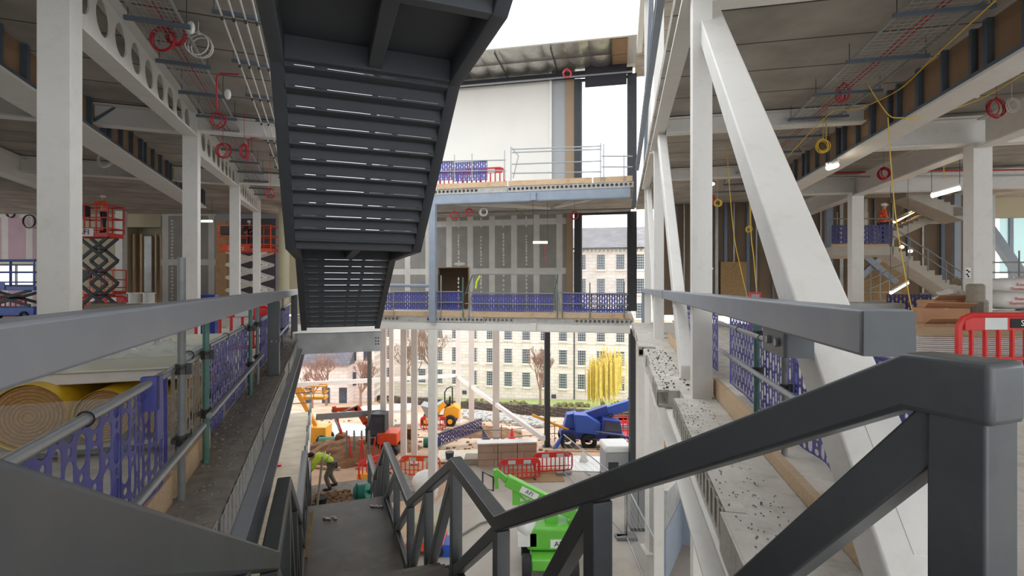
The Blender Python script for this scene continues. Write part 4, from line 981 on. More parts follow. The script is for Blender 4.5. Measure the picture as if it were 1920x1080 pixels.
# lamps
def lamp(c, L, d, label, m='lamp', r=.035):
    d = Vector(d).normalized(); c = Vector(c); a = c-d*L/2; b = c+d*L/2
    t = thing('strip_lamp', label, 'lamp', 'W', tuple(c))
    part('tube', MB().path([a, b], r, 8), M[m], t)
    mb = MB(); mb.bar(a+Vector((0, 0, r*1.4)), b+Vector((0, 0, r*1.4)), r*2, r*.8); part('housing', mb, M['white_plastic'], t)
    for q in (a, b): part('hanger', MB().tube(q+Vector((0, 0, r)), Vector((q.x, q.y, 4.61)), .006, 5), M['clamp'], t)
lamp(WP(1561, 312, 10.5), .62, (1, 1.0, .35), 'lit strip lamp under the studded beam, right wing', 'lamp', .055)
lamp(WP(1773, 360, 12), .55, (1, -.4, .3), 'lit strip lamp between the inner right columns', 'lamp', .05)
lamp(WP(1013, 455, 19.5), .55, (1, 0, 0), 'lit strip lamp in front of the taped plasterboard wall', 'lamp_warm')
lamp(WP(388, 415, 20), .42, (1, 0, 0), 'lit strip lamp beyond the second left column')
lamp(WP(1697, 405, 18.2), .9, (1, 0, .55), 'slanting lit lamp on the upper far-right flight', 'lamp_warm', .05)
lamp(WP(1686, 540, 15), .6, (1, 0, .6), 'slanting lit lamp under the far-right stair', 'lamp', .04)
for px, py, l in ((1691, 463, 'small round lit lamp on the far-right stair, upper'), (1707, 471, 'small round lit lamp on the far-right stair, lower'), (1336, 345, 'small glowing lamp beyond the nearest truss column')):
    solo('bulkhead_lamp', MB().ell(WP(px, py, 16.2), (.07, .05, .05), 10, 6), M['lamp'], l, 'lamp')
mb = MB(); c = WP(1022, 475, 19.4)
for k in range(7): mb.cb((c[0], c[1], c[2]-.28+k*.09), (.035, .035, .05))
solo('chain', mb, M['red'], 'red and white chain hanging below the lamp at the taped wall', 'chain')
# diagonal stud props in both wings
for F, a, b, l in (('U', (-3.9, 4.0, 4.5), (-3.0, 5.0, 4.2), 'nearest'), ):
    pass
for (x0, y0, x1, y1, Y, l) in ((0, 62, 72, 28, 7, 'grey steel prop left of the nearest left column'), (176, 226, 252, 180, 9.5, 'grey steel prop between the first two left columns'),
    (1836, 0, 1920, 62, 7.5, 'grey steel prop over the brown board at the upper right'), (1668, 122, 1733, 178, 8.5, 'grey steel prop beside the right cable tray')):
    solo('steel_prop', MB().bar(WP(x0, y0, Y), WP(x1, y1, Y+.3), .045, .045), M['stud'], l, 'prop')
# ================= far walkways: guard rails, nets =================
S = 17.95
def q(px, py, s=S): return onS('V', px, py, s)
def rail_far(pts, label, m='galv', r=.022):
    return solo('scaffold_tube', MB().path([q(*p) for p in pts], r, 6), M[m], label, 'scaffold tube', 'V')
for y0, y1, lev in ((547, 549, 'top'), (567, 569, 'middle')):
    rail_far([(716, y0), (868, y0)], lev+' guard tube, left stretch of the lower far walkway'); rail_far([(872, y0+2), (1040, y1+2)], lev+' guard tube, gated stretch of the lower far walkway')
    rail_far([(1046, y1), (1178, y1+3)], lev+' guard tube, right stretch of the lower far walkway')
for px, y0, m, l in ((738, 545, 'galv', 'left of the grey column'), (827, 516, 'galv', 'before the doorway'), (868, 520, 'green_pole', 'green-tipped, right of the doorway'), (880, 545, 'galv', 'at the left of the loading gate'), (1045, 514, 'green_pole', 'green-tipped, right of the loading gate'),
                   (1054, 515, 'galv_dull', 'just right of the green-tipped one'), (1106, 530, 'galv_dull', 'in front of the right-hand window'), (1170, 528, 'galv_dull', 'at the right end')):
    solo('scaffold_pole', MB().tube(q(px, y0), q(px, 596), .022, 6), M[m], 'thin upright pole of the lower far walkway, '+l, 'scaffold pole', 'V')
gt = thing('loading_gate', 'tilting loading gate frame on the lower far walkway', 'gate', 'V', q(960, 596))
part('frame', MB().path([q(878, 580), q(894, 514), q(1042, 514), q(1050, 580)], .025, 6), M['galv'], gt)
part('inner_frame', MB().path([q(872, 552), q(886, 516, S-.3)], .022, 6).path([q(1036, 560), q(1046, 516, S-.3)], .022, 6), M['green_pole'], gt)
rg = thing('hi_vis_ribbon', 'yellow tied ribbon hanging on the loading gate', 'ribbon', 'V', q(893, 530, S-.1)); part('ribbon', MB().path([q(900, 517, S-.1), q(894, 528, S-.12), q(892, 541, S-.1)], .035, 6), M['hiviz'], rg)
for a, b, y0, y1, m, l in ((716, 736, 550, 582, 'net', 'at the far left behind the stair'), (738, 804, 549, 581, 'net', 'left of the blue-grey column'), (818, 865, 549, 582, 'net', 'in front of the doorway'), (884, 936, 553, 584, 'net', 'left third of the loading gate'), (937, 986, 553, 585, 'net', 'middle third of the loading gate'), (988, 1036, 553, 585, 'net', 'right third of the loading gate'),
                     (1053, 1114, 550, 586, 'net', 'left of two under the window'), (1115, 1176, 550, 587, 'net', 'right of two under the window')):
    A, B = q(a, y0), q(b, y1); net('V', S+.04, A[0], B[0], B[2], A[2]-B[2], m, 'blue barrier net on the lower far walkway, '+l, cw=.085, n=8, wave=0, fill=.5, axis='p', hs=.13, hc=.05, th=.02)
for a, b, y, l in ((566, 712, 584, 'behind the stair'), (716, 816, 586, 'left of the grey column'), (818, 878, 587, 'below the doorway'), (884, 1045, 588, 'under the loading gate'), (1047, 1180, 590, 'at the right end')):
    A = q(a, y+9); B = q(b, y); solo('toe_board', MB().box(A[0], B[0], 17.98, 18.02, .085, .27), M['timber'], 'timber toe board of the lower far walkway, '+l, 'toe board', 'V')
# upper far walkway
for y0, y1, lev in ((303, 300, 'top'), (322, 320, 'middle')): rail_far([(800, y0), (948, y1)], lev+' guard tube, left stretch of the upper far walkway')
for y0, lev in ((275, 'highest'), (281, 'second'), (303, 'third'), (322, 'lowest')): rail_far([(960, y0+5 if lev != 'lowest' else y0+3), (1128, y0-1 if lev != 'lowest' else y0)], lev+' tube of the loading bay frame, upper far walkway')
for y0, lev in ((293, 'top'), (313, 'lower')): rail_far([(1128, y0), (1186, y0)], lev+' short tube right of the loading bay, upper far walkway')
for px, y0, l in ((852, 290, 'over the net, left'), (885, 288, 'over the net, right'), (946, 282, 'before the loading bay'), (958, 275, 'left post of the loading bay'), (1126, 268, 'right post of the loading bay'), (1132, 270, 'just right of the loading bay'), (1170, 290, 'by the dark jamb')):
    solo('scaffold_pole', MB().tube(q(px, y0), q(px, 338), .02, 6), M['galv'], 'thin upright pole of the upper far walkway, '+l, 'scaffold pole', 'V')
solo('scaffold_tube', MB().path([q(960, 278), q(972, 292), q(962, 334)], .022, 6), M['galv'], 'bent tube at the left of the upper loading bay', 'scaffold tube', 'V')
for a, b, m, l in ((800, 850, 'net', 'left of two'), (851, 913, 'net', 'right of two')):
    A, B = q(a, 305), q(b, 337); net('V', S+.04, A[0], B[0], B[2], A[2]-B[2], m, 'blue barrier net on the upper far walkway, '+l, cw=.085, n=8, wave=0, fill=.5, axis='p', hs=.13, hc=.05, th=.02)
A = onS('V', 822, 337, 18.6); o = dup(b1, 'V', (A[0], 18.7, 4.8), 'red barrier behind the blue nets of the upper far walkway, left'); A = onS('V', 900, 337, 18.6); o = dup(b1, 'V', (A[0]-.7, 18.6, 4.8), 'red barrier at the right end of the upper blue nets')
for a, b, l in ((818, 950, 'left'), (953, 1110, 'middle'), (1112, 1186, 'right')):
    A = q(a, 340); B = q(b, 330); solo('toe_board', MB().box(A[0], B[0], 17.98, 18.02, 4.805, 4.99), M['timber'], 'timber toe board of the upper far walkway, '+l+' length', 'toe board', 'V')
solo('hanging_pipe', MB().tube(onS('V', 820, 400, 20), onS('V', 1190, 391, 20), .03, 6), M['galv_dull'], 'pipe slung under the soffit of the upper far walkway', 'pipe', 'V')
solo('steel_beam', MB().bar(onS('V', 830, 378, 18.6), onS('V', 1030, 388, 22), .2, .2), M['white'], 'white diagonal beam under the upper far walkway, left', 'beam', 'V')
solo('steel_beam', MB().bar(onS('V', 1040, 386, 22), onS('V', 1115, 368, 18.4), .2, .2), M['white'], 'white diagonal beam under the upper far walkway, right', 'beam', 'V')
# grey link rail left of the column
rail_far([(714, 535), (805, 536)], 'pale box rail left of the blue-grey column', 'steel_blue', .06)
# ================= right wing contents =================
def onV(px, py, s): return onS('V', px, py, s)
SW = 22.4
pw = [onV(x, 500, SW)[0] for x in (1236, 1860)]
mb = MB(); mb.box(pw[0], pw[1], SW, SW+.12, 0, 4.64); struct('wall_right', mb, M['brown_dark'], 'V')
ws = thing('stud_wall', 'dark steel studs lining the brown far wall of the right wing', 'stud wall', 'V', ((pw[0]+pw[1])/2, SW-.1, 0))
x = pw[0]; r = random.Random(3); k = 0
while x < pw[1]:
    part('stud', MB().box(x, x+r.choice([.05, .05, .12]), SW-.09, SW-.01, 0, 4.6), M['stud' if k % 2 else 'silver'], ws); x += r.choice([.35, .5, .62]); k += 1
for a, b, z0, z1, l in ((1350, 1398, 0, 2.2, 'left of the leaning brace'), (1610, 1700, 0, 2.3, 'under the far stair')):
    pa, pb = onV(a, 500, SW)[0], onV(b, 500, SW)[0]; solo('osb_sheet', MB().box(pa, pb, SW-.16, SW-.13, z0, z1), M['osb'], 'wood-chip board sheet on the stud wall '+l, 'board', 'V')
pa = onV(1405, 540, 14)[0]; sb = solo('sign_board', MB().box(pa, pa+.28, 14, 14.04, 0, 1.05), M['red'], 'small white notice board with red border left of the leaning brace', 'sign', 'V'); part('notice', MB().box(pa+.05, pa+.23, 13.98, 14.0, .1, 1.0), M['wall_grey'], sb)
pa = onV(1325, 500, 16)[0]; solo('white_cabinet', MB().box(pa-.35, pa+.15, 16, 16.5, 0, 1.7).box(pa-.38, pa+.18, 15.97, 16.53, 1.7, 1.75), M['white_plastic'], 'white cabinet seen between the truss column and brace', 'cabinet', 'V')
# corner glazing
g0, g1 = onV(1846, 460, 23.5)[0], onV(2080, 460, 23.5)[0]
wn = struct('window_4', MB().box(g0, g1, 23.4, 23.55, .9, 1.0).box(g0, g1, 23.4, 23.55, 3.85, 4.64).box(g0, g1, 23.4, 23.55, 0, .9), M['wall_beige'], 'V')
x = g0
for k in range(6): part('window_frame', MB().box(x, x+.12, 23.38, 23.5, 1.0, 3.85), M['steel_blue'], wn); x += (g1-g0)/5.2
part('window_pane', MB().box(g0, g1, 23.5, 23.51, 1.0, 3.85), M['clear_glass'], wn, 'clear glass pane')
a = onV(1880, 440, 23.3); b = onV(1918, 440, 23.3); part('window_pane', MB().box(a[0], b[0]+.3, 23.45, 23.47, 1.7, 4.0), M['teal_glass'], wn, 'pane covered with turquoise film')
solo('steel_brace', MB().bar(onV(1846, 418, 22.6), onV(1945, 560, 22.6), .3, .3), M['steel_blue'], 'blue-grey diagonal brace in front of the far right glazing', 'brace', 'V')
g2, g3 = onV(1755, 460, 21.2)[0], onV(1800, 460, 21.2)[0]
# blue-grey beam and X brace
A, B = onV(1610, 352, 18.0), onV(1950, 352, 18.0); solo('steel_beam', MB().box(A[0], B[0], 17.9, 18.2, A[2]-.17, A[2]+.13), M['steel_blue'], 'blue-grey cross beam above the far right stair', 'beam', 'V')
for x0, y0, x1, y1, l in ((1618, 478, 1680, 530, 'falling'), (1612, 520, 1652, 482, 'rising')):
    solo('steel_brace', MB().bar(onV(x0, y0, 21.7), onV(x1, y1, 21.7+(.15 if l == 'rising' else 0)), .2, .2), M['steel_blue'], 'blue-grey strut of the cross brace under the far stair, '+l+' to the right', 'brace', 'V')
solo('steel_column', MB().box(onV(1550, 400, 20.9)[0], onV(1562, 400, 20.9)[0], 20.9, 21.1, 0, 4.6), M['steel_blue'], 'blue-grey column left of the far stair landing', 'column', 'V')
solo('steel_column', MB().box(onV(1790, 400, 21.7)[0], onV(1802, 400, 21.7)[0], 21.7, 21.9, 0, 4.6), M['steel_blue'], 'blue-grey column left of the far right glazing', 'column', 'V')
# concrete stair
ct = thing('concrete_stair', 'precast concrete stair with landings at the far right', 'staircase', 'V', (onV(1650, 470, 19)[0], 19, 0))
def P(px, py, s): a_ = onV(px, py, s); return (a_[0], a_[2])
S0, S1, S2 = 18.4, 19.5, 20.6
l0, l1 = P(1558, 463, S0), P(1676, 478, S0)
part('landing', MB().box(l0[0], l1[0], S0, S2, l1[1], l0[1]), M['conc_stair'], ct)
part('edge_board', MB().box(l0[0], P(1666, 463, S0)[0], S0-.03, S0, l0[1], l0[1]+.12), M['timber'], ct)
def flight(a, b, s0, s1, n, name='flight', th=.16):
    (xa, za), (xb, zb) = a, b; poly = []; n_ = n
    for k in range(n): 
        x0 = xa+(xb-xa)*k/n; x1 = xa+(xb-xa)*(k+1)/n; z0 = za+(zb-za)*k/n; z1 = za+(zb-za)*(k+1)/n
        poly += ([(x0, z1), (x1, z1)] if zb > za else [(x0, z0), (x1, z0)])
    poly += [(xb, zb-th*1.6), (xa, za-th*1.6)]
    part(name, MB().prism([(p_, z_) for p_, z_ in poly], 1, s0, s1), M['conc_stair'], ct, smooth=False)
flight(P(1672, 463, S0), P(1808, 552, S0), S0, S1-.08, 10)
flight(P(1676, 436, S1), P(1762, 396, S1), S1+.05, S2, 9)
A, B = P(1748, 398, S1), P(1812, 412, S1); part('landing', MB().box(A[0], B[0], S0, S2, B[1], A[1]), M['conc_stair'], ct)
flight(P(1806, 394, S0), P(1700, 350, S0), S0, S1-.08, 9, th=.2)
flight(P(1808, 552, S1), P(1650, 610, S1), S1, S2, 8); flight(P(1800, 522, S2), P(1668, 582, S2), S1+.1, S2, 9)
for z_ in (0, 1): pass
mb = MB()
for dy in (22, 38): mb.path([(*onV(x, y-dy, S0)[:2], onV(x, y-dy, S0)[2]) for x, y in ((1672, 463), (1806, 550))], .022, 6); mb.path([onV(x, y-dy, S2) for x, y in ((1676, 436), (1762, 396))], .022, 6)
for x, y in ((1672, 463), (1706, 486), (1740, 508), (1774, 530), (1804, 550)): mb.tube(onV(x, y, S0), onV(x, y-42, S0), .02, 6)
part('tube_handrail', mb, M['galv_dull'], ct); mb = MB()
for y in (410, 426): mb.tube(onV(1560, y, S0), onV(1672, y, S0), .02, 6)
for x in (1570, 1614, 1628, 1668): mb.tube(onV(x, 460, S0), onV(x, 398, S0), .02, 6)
part('tube_handrail', mb, M['galv_dull'], ct)
mb = MB()
for y in (520, 538): mb.tube(onV(1608, y+14, 17.6), onV(1700, y-28, 17.6), .02, 6)
for x in (1614, 1632, 1650, 1668): mb.tube(onV(x, 575, 17.6), onV(x, 505, 17.6), .02, 6)
for y in (548, 564): mb.tube(onV(1600, y, 17.6), onV(1690, y, 17.6), .02, 6)
solo('scaffold_rails', mb, M['galv_dull'], 'scaffold tubes in front of the lower far-right flight', 'scaffold', 'V')
mb = MB()
for y in (492, 511): mb.tube(onV(1838, y, 20), onV(1990, y, 20), .025, 6)
for x in (1850, 1911, 1960): mb.tube(onV(x, 560, 20), onV(x, 470, 20), .025, 6)
solo('scaffold_rails', mb, M['galv_dull'], 'scaffold rails in front of the far right glazing', 'scaffold', 'V')
for a, b, s, l in ((1560, 1588, 18.3, 'left of the white column'), (1610, 1673, 18.3, 'in front of the standing worker')):
    A, B = onV(a, 423, s), onV(b, 457, s); net('V', s, A[0], B[0], B[2], A[2]-B[2], 'net_dark', 'dark blue net on the far stair landing, '+l, cw=.1, n=8, wave=0, fill=.6, axis='p', th=.02)
A, B = onV(1663, 553, 13.5), onV(1746, 592, 13.5); net('V', 13.5, A[0], B[0], B[2], A[2]-B[2], 'net_dark', 'dark blue net at floor level behind the glass-topped pallet', cw=.08, n=8, wave=0, fill=.55, axis='p', th=.02)
# materials on the right floor
bs = thing('plasterboard_stack', 'stack of plasterboard sheets on the right floor behind the balustrade', 'stack of boards', 'V', (5.2, 9, 0))
for p_ in (4.3, 5.2, 6.1): part('bearer', MB().box(p_-.06, p_+.06, 8.25, 9.8, 0, .10), M['timber_grey'], bs)
r = random.Random(8)
for k in range(16):
    j = r.uniform(-.02, .02)
    part('sheet', MB().box(3.98+j+k*.006, 6.4+j, 8.2+r.uniform(-.015, .015), 9.85, .10+k*.027, .10+k*.027+.021), M['gyp' if k < 15 else 'timber'], bs)
def carton(p, s, z, w_, d, h, rz, label):
    t = thing('cardboard_box', label, 'box', 'V', (p, s, z), rz=rz, local=True)
    part('box_body', MB().box(-w_/2, w_/2, -d/2, d/2, 0, h), M['cardboard'], t)
    part('flap', MB().add([(-w_/2, -d/2, h), (w_/2, -d/2, h), (w_/2+.05, -d/2-.15, h+.10), (-w_/2+.02, -d/2-.15, h+.10), (-w_/2, -d/2+.012, h), (w_/2, -d/2+.012, h), (w_/2+.05, -d/2-.14, h+.112), (-w_/2+.02, -d/2-.14, h+.112)], [(0,1,2,3), (4,7,6,5), (0,3,7,4), (1,5,6,2), (3,2,6,7), (0,4,5,1)]), M['cardboard'], t)
    part('tape', MB().box(-.03, .03, -d/2-.003, d/2, h*.98, h+.003), M['timber'], t); return t
q_ = onV(1757, 614, 10.3); carton(q_[0], 10.3, 0.0, .80, .5, .56, .15, 'lower brown cardboard box behind the plasterboard stack')
q_ = onV(1762, 600, 11.0); carton(q_[0], 11.0, .0, .70, .5, .80, -.1, 'upper brown cardboard box with open flap behind the plasterboard stack')
q_ = onV(1772, 570, 12.2); carton(q_[0], 12.2, 0.0, .75, .5, .92, .1, 'brown cardboard box with rubbish on it beside the inner column')
q_ = onV(1774, 555, 12.2)
mb = MB(); 
for k in range(9): mb.ell((q_[0]+r.uniform(-.35, .35), 12.2+r.uniform(-.2, .2), .95+r.uniform(0, .14)), (r.uniform(.06, .16), .1, r.uniform(.04, .08)), 7, 5)
solo('rubbish_pile', mb, M['bag'], 'heap of crumpled wrapping on the cardboard box by the inner column', 'rubbish', 'V')
a, b = onV(1612, 568, 13), onV(1696, 585, 13); t = thing('wrapped_pallet', 'low wrapped pallet with shiny ribbed top behind the handrail end', 'pallet', 'V', ((a[0]+b[0])/2, 13.2, 0))
part('pallet_base', MB().box(a[0], b[0], 12.9, 13.9, 0, .15), M['timber_grey'], t); part('wrapped_load', MB().box(a[0]+.03, b[0]-.03, 12.93, 13.85, .15, a[2]), M['silver'], t, bevel=.02)
for k in range(7): part('layer_strip', MB().box(a[0], b[0], 12.9, 12.92, .2+k*.08, .22+k*.08), M['white_plastic'], t)
# bags on a pallet
bg_spots = [(1880, 640, 8.2, 'bottom left'), (1960, 640, 8.2, 'bottom right'), (1872, 602, 8.3, 'second layer left'), (1945, 600, 8.3, 'second layer right'), (1885, 566, 8.5, 'third layer left, draped grey'), (1950, 572, 8.4, 'third layer right'), (1890, 540, 8.9, 'topmost left, with red print'), (1950, 535, 8.9, 'topmost right')]
def bagmesh(w_, d, h, seed):
    rr = random.Random(seed); n, m = 16, 10; vs = []; fs = []; mb = MB()
    for j in range(m+1):
        t = math.pi*j/m
        for i in range(n):
            a = 2*math.pi*i/n; e = .55; ca, sa = math.cos(a), math.sin(a)
            f = lambda v, p: math.copysign(abs(v)**p, v)
            vs.append((w_/2*f(ca, e)*max(.05, math.sin(t))**.5+rr.uniform(-.008, .008), d/2*f(sa, e)*max(.05, math.sin(t))**.5, h/2+h/2*f(-math.cos(t), .8)+rr.uniform(-.008, .008)))
    for j in range(m):
        for i in range(n): fs.append((j*n+i, j*n+(i+1) % n, (j+1)*n+(i+1) % n, (j+1)*n+i))
    fs.append(tuple(range(n))[::-1]); fs.append(tuple(m*n+i for i in range(n))); mb.add(vs, fs); return mb
for i, (px, py, Y, l) in enumerate(bg_spots):
    Y *= 1.22
    c = WP(px, py, Y); t = thing('white_sack', 'white plastic sack with red print beyond the big red barrier, '+l, 'sack', 'W', (c[0], Y, c[2]-.14), 'white sacks', rz=.05*((i % 3)-1), local=True)
    part('sack_body', bagmesh(.90, .6, .35, i), M['bag'], t)
    for k, tx in enumerate(('Knauf', 'Thermoshell')):
        part('lettering', moved(text_mb(tx, .09), 0, -.312, .21-.09*k), M['red'], t)
solo('foam_wrap', MB().box(onV(1822, 560, 11.4)[0], onV(1838, 560, 11.4)[0]+.05, 11.3, 11.62, 0, 1.25).box(onV(1822, 560, 11.4)[0], onV(1850, 560, 11.4)[0], 11.3, 11.62, .0, .95), M['timber_grey'], 'olive-brown wrapped slabs leaning by the inner white column', 'wrapped slabs', 'V', bevel=.05)
mk = thing('survey_mark', 'black and white survey target stuck on the inner white column', 'survey mark', 'V', (6.85, 11.69, 1.3)); c = onV(1815, 512, 11.68)
part('card', MB().box(c[0]-.04, c[0]+.05, 11.68, 11.695, c[2]-.1, c[2]+.1), M['white_plastic'], mk)
for dx, dz in ((.0, .05), (.03, .02), (0, -.03), (.02, -.07)): part('black_square', MB().box(c[0]-.03+dx, c[0]+dx, 11.67, 11.68, c[2]+dz-.012, c[2]+dz+.02), M['black'], mk)
# ================= mill across the valley =================
SM = 65.1
def mz(h): return EYE-h
ml = thing('mill_building', 'long pale stone mill with rows of many-paned windows across the valley', 'building', 'V', (-14, SM, mz(17)))
mx0, mx1 = onS('V', 700, 650, SM)[0], 12.0
eave = EYE+4.75
part('wall', MB().box(mx0, mx1, SM, SM+14, mz(18), eave), M['mill'], ml)
for h in (0.9+.6, 4.0+.1, 7.2, 10.3): part('string_course', MB().box(mx0-.1, mx1, SM-.07, SM, mz(h)-.12, mz(h)), M['mill_trim'], ml)
part('roof', MB().prism([(SM-.4, eave), (SM+14.4, eave), (SM+7, eave+3.4)], 0, mx0-.3, mx1+.3), M['slate'], ml)
part('gutter', MB().box(mx0-.3, mx1+.3, SM-.55, SM-.3, eave-.1, eave+.08), M['dark'], ml)
mb = MB(); x = mx0
while x < mx1: mb.box(x, x+.16, SM-.32, SM, eave-.42, eave-.12); x += .5
part('eaves_bracket', mb, M['mill_trim'], ml)
W_, H_ = 1.05, 1.95
wf = MB(); wf.box(-W_/2, -W_/2+.06, .05, .12, 0, H_); wf.box(W_/2-.06, W_/2, .05, .12, 0, H_); wf.box(-W_/2, W_/2, .05, .12, 0, .07); wf.box(-W_/2, W_/2, .05, .12, H_-.07, H_)
for k in range(1, 4): x = -W_/2+W_*k/4; wf.box(x-.016, x+.016, .06, .1, 0, H_)
for k in range(1, 6): z = H_*k/6; wf.box(-W_/2, W_/2, .06, .1, z-.016, z+.016)
wf.v = [(x, y-.14, z) for x, y, z in wf.v]
proto = None; pane0 = None; cnt = 0
rw = random.Random(6)
for j in range(6):
    hc_ = 12.05-3.02*j
    for k in range(-7, 10):
        p_ = -14.4+2.38*k
        if p_-.7 < mx0: continue
        if proto is None:
            OFF['tmp'] = (0, 0, 0)
            proto = part('window', wf, M['mullion'], ml, off=(0, 0, 0)); pane0 = part('pane', MB().box(-W_/2, W_/2, -.05, -.01, 0, H_), M['mill_glass'], proto, off=(0, 0, 0)); sill0 = part('sill', MB().box(-W_/2-.12, W_/2+.12, -.2, 0, -.18, 0), M['mill_trim'], proto, off=(0, 0, 0)); lin0 = part('lintel', MB().box(-W_/2-.1, W_/2+.1, -.03, 0, H_, H_+.25), M['mill_trim'], proto, off=(0, 0, 0)); o = proto
        else:
            o = proto.copy(); C.objects.link(o); o.parent = ml
            for s_ in (pane0, sill0, lin0): c_ = s_.copy(); C.objects.link(c_); c_.parent = o
        o.location = ((p_-(-14))*K, (-.0)*K, (mz(hc_)-H_/2-mz(17))*K)
for k in (-3, 2, 6): part('vent', MB().box(-14.4+2.38*k+.9, -14.4+2.38*k+1.5, SM-.05, SM, mz(14.3), mz(13.8)), M['mill_glass'], ml)
part('downpipe', MB().tube((-14.4+2.38*3.6, SM-.1, mz(17)), (-14.4+2.38*3.6, SM-.1, eave), .07, 6), M['dark'], ml)
# lower buildings at the left
lb_ = thing('outbuilding', 'low stone building with dark slate roof left of the mill', 'building', 'W', (XW(605, 60), 60, gz(60)))
x0, x1 = XW(556, 60), XW(652, 60); part('wall', MB().box(x0, x1, 60, 66, gz(60)-1, WP(600, 683, 60)[2]), M['mill'], lb_)
e = WP(600, 685, 60)[2]; part('roof', MB().prism([(59.6, e), (66.4, e), (63, e+2.3)], 0, x0-.2, x1+.2), M['slate_dark'], lb_)
for k in range(3): part('doorway', MB().box(x0+1+k*2, x0+1.9+k*2, 59.95, 60, gz(60), gz(60)+1.8), M['mill_glass'], lb_)
lb2 = thing('outbuilding', 'plain pale building between the slate-roofed one and the mill', 'building', 'W', (XW(680, 62), 62, gz(62)))
part('wall', MB().box(XW(652, 62), XW(702, 62), 62, 68, gz(62)-1, WP(670, 655, 62)[2]), M['mill'], lb2)
for k in range(2):
    for j in range(2): part('window', MB().box(XW(660+k*22, 62), XW(668+k*22, 62), 61.9, 62, gz(62)+2+3*j, gz(62)+3.6+3*j), M['mill_glass'], lb2)
# ================= valley ground: lawn, stone wall, trees =================
mb = MB(); vs = []; fs = []
n = 24
for i in range(n+1):
    x = -34+62*i/n
    yl = 66.4-.2134*x; ya = min(yl-1, max(34.5, 72.4-.9*(x+25.8)+.3))
    for y in (ya, ya+(yl-ya)*.3, ya+(yl-ya)*.6, yl): vs.append((x, y, gz(y)+.12))
for i in range(n):
    for j in range(3): a = i*4+j; fs.append((a, a+4, a+5, a+1))
mb.add(vs, fs); solo('lawn', mb, M['grass'], 'strip of green grass in front of the stone mill', 'grass', kind='stuff')
A = Vector(GP(618, 744)); B = Vector(GP(1330, 806)); d = (B-A)
mb = MB(); nn = 20
for i in range(nn):
    a = A+d*i/nn; b = A+d*(i+1)/nn; h = .95+random.uniform(-.1, .1)
    a.z = gz(a.y); b.z = gz(b.y); mb.bar(a+Vector((0, 0, h/2-.2)), b+Vector((0, 0, h/2-.2)), .5, h)
solo('stone_wall', mb, M['stonewall'], 'dark dry stone wall between the building site and the grass', 'wall', smooth=False)
def tree(x, y, H, label, seed, spread=.5, depth=5, m='twig', leaves=None, up=.35, name='bare_tree', r0=.16, weep=False):
    rr = random.Random(seed); z0 = gz(y); t = thing(name, label, 'tree', 'W', (x, y, z0)); mb = MB(); lf = MB(); 
    def grow(p, d, L, r_, k):
        q_ = p+d*L; mb.tube(p, q_, r_, 5 if k < 3 else 3, r2=r_*.65)
        if k >= depth:
            if leaves:
                for _ in range(5):
                    c = q_+Vector((rr.gauss(0, .35), rr.gauss(0, .35), rr.gauss(0, .35)-(.5*rr.random() if weep else 0))); s = rr.uniform(.06, .14)
                    if weep:
                        for w_ in range(14): cc = c-Vector((0, 0, w_*.22)); lf.add([cc+Vector((-s*.5, 0, 0)), cc+Vector((s*.5, .03, 0)), cc+Vector((s*.3, .0, -s*1.7)), cc+Vector((-s*.3, -.03, -s*1.7))], [(0, 1, 2, 3)])
                    else: lf.ell(c, (s, s, s*.7), 5, 3)
            return
        for _ in range(3 if k else 4):
            v = Vector((rr.gauss(0, spread), rr.gauss(0, spread), rr.uniform(.2, 1)*up+.25)); nd = (d*.8+v).normalized(); grow(q_, nd, L*rr.uniform(.62, .82), r_*.62, k+1)
    grow(Vector((x, y, z0)), Vector((0, 0, 1)), H*.28, r0, 0)
    part('branches', mb, M[m], t)
    if leaves: part('foliage', lf, M[leaves], t)
    return t
def at(px, Y): return (XW(px, Y), Y)
tree(*at(818, 52), 9.5, 'tall bare tree behind the walkway column', 11, .55, 6, 'bark')
tree(*at(776, 54), 8, 'bare tree left of the tall one, behind the paired frame columns', 12, .5, 6, 'bark')
tree(*at(1013, 50), 6.2, 'bushy bare reddish tree beside the dark column', 13, .4, 6, 'twig', up=.6)
tree(*at(1128, 52), 6.6, 'willow with drooping yellow autumn leaves', 14, .42, 4, 'bark', 'leaf_yellow', name='willow_tree', weep=True, up=.7)
tree(*at(676, 50), 5.5, 'small bare tree left of the mill', 15, .5, 6, 'twig'); tree(*at(612, 56), 6, 'bare trees in front of the slate-roofed building', 16, .5, 6, 'twig')
tree(*at(585, 52), 4.5, 'low bare bush at the left of the site', 17, .5, 5, 'twig')
for k, (px, Y, w_) in enumerate(((900, 51, 2.2), (960, 49, 2), (1075, 47.5, 2.4), (800, 55, 1.6), (1170, 48, 2.6), (730, 57, 1.6), (1250, 46, 2))):
    x, y = at(px, Y); y += 4.5; x = XW(px, y); mb = MB(); rr = random.Random(k)
    for _ in range(26): mb.ell((x+rr.gauss(0, w_*.4), y+rr.gauss(0, .4), gz(y)+.2+rr.uniform(-.2, .25)), (rr.uniform(.15, .32),)*3, 6, 4)
    solo('shrub', mb, M['shrub'], 'low green-brown shrub at the stone wall, '+['behind the dumper', 'left of the bare bush', 'behind the telehandler', 'by the tall bare tree', 'below the willow', 'far left behind the columns', 'at the right edge of the view'][k], 'shrub', smooth=False)
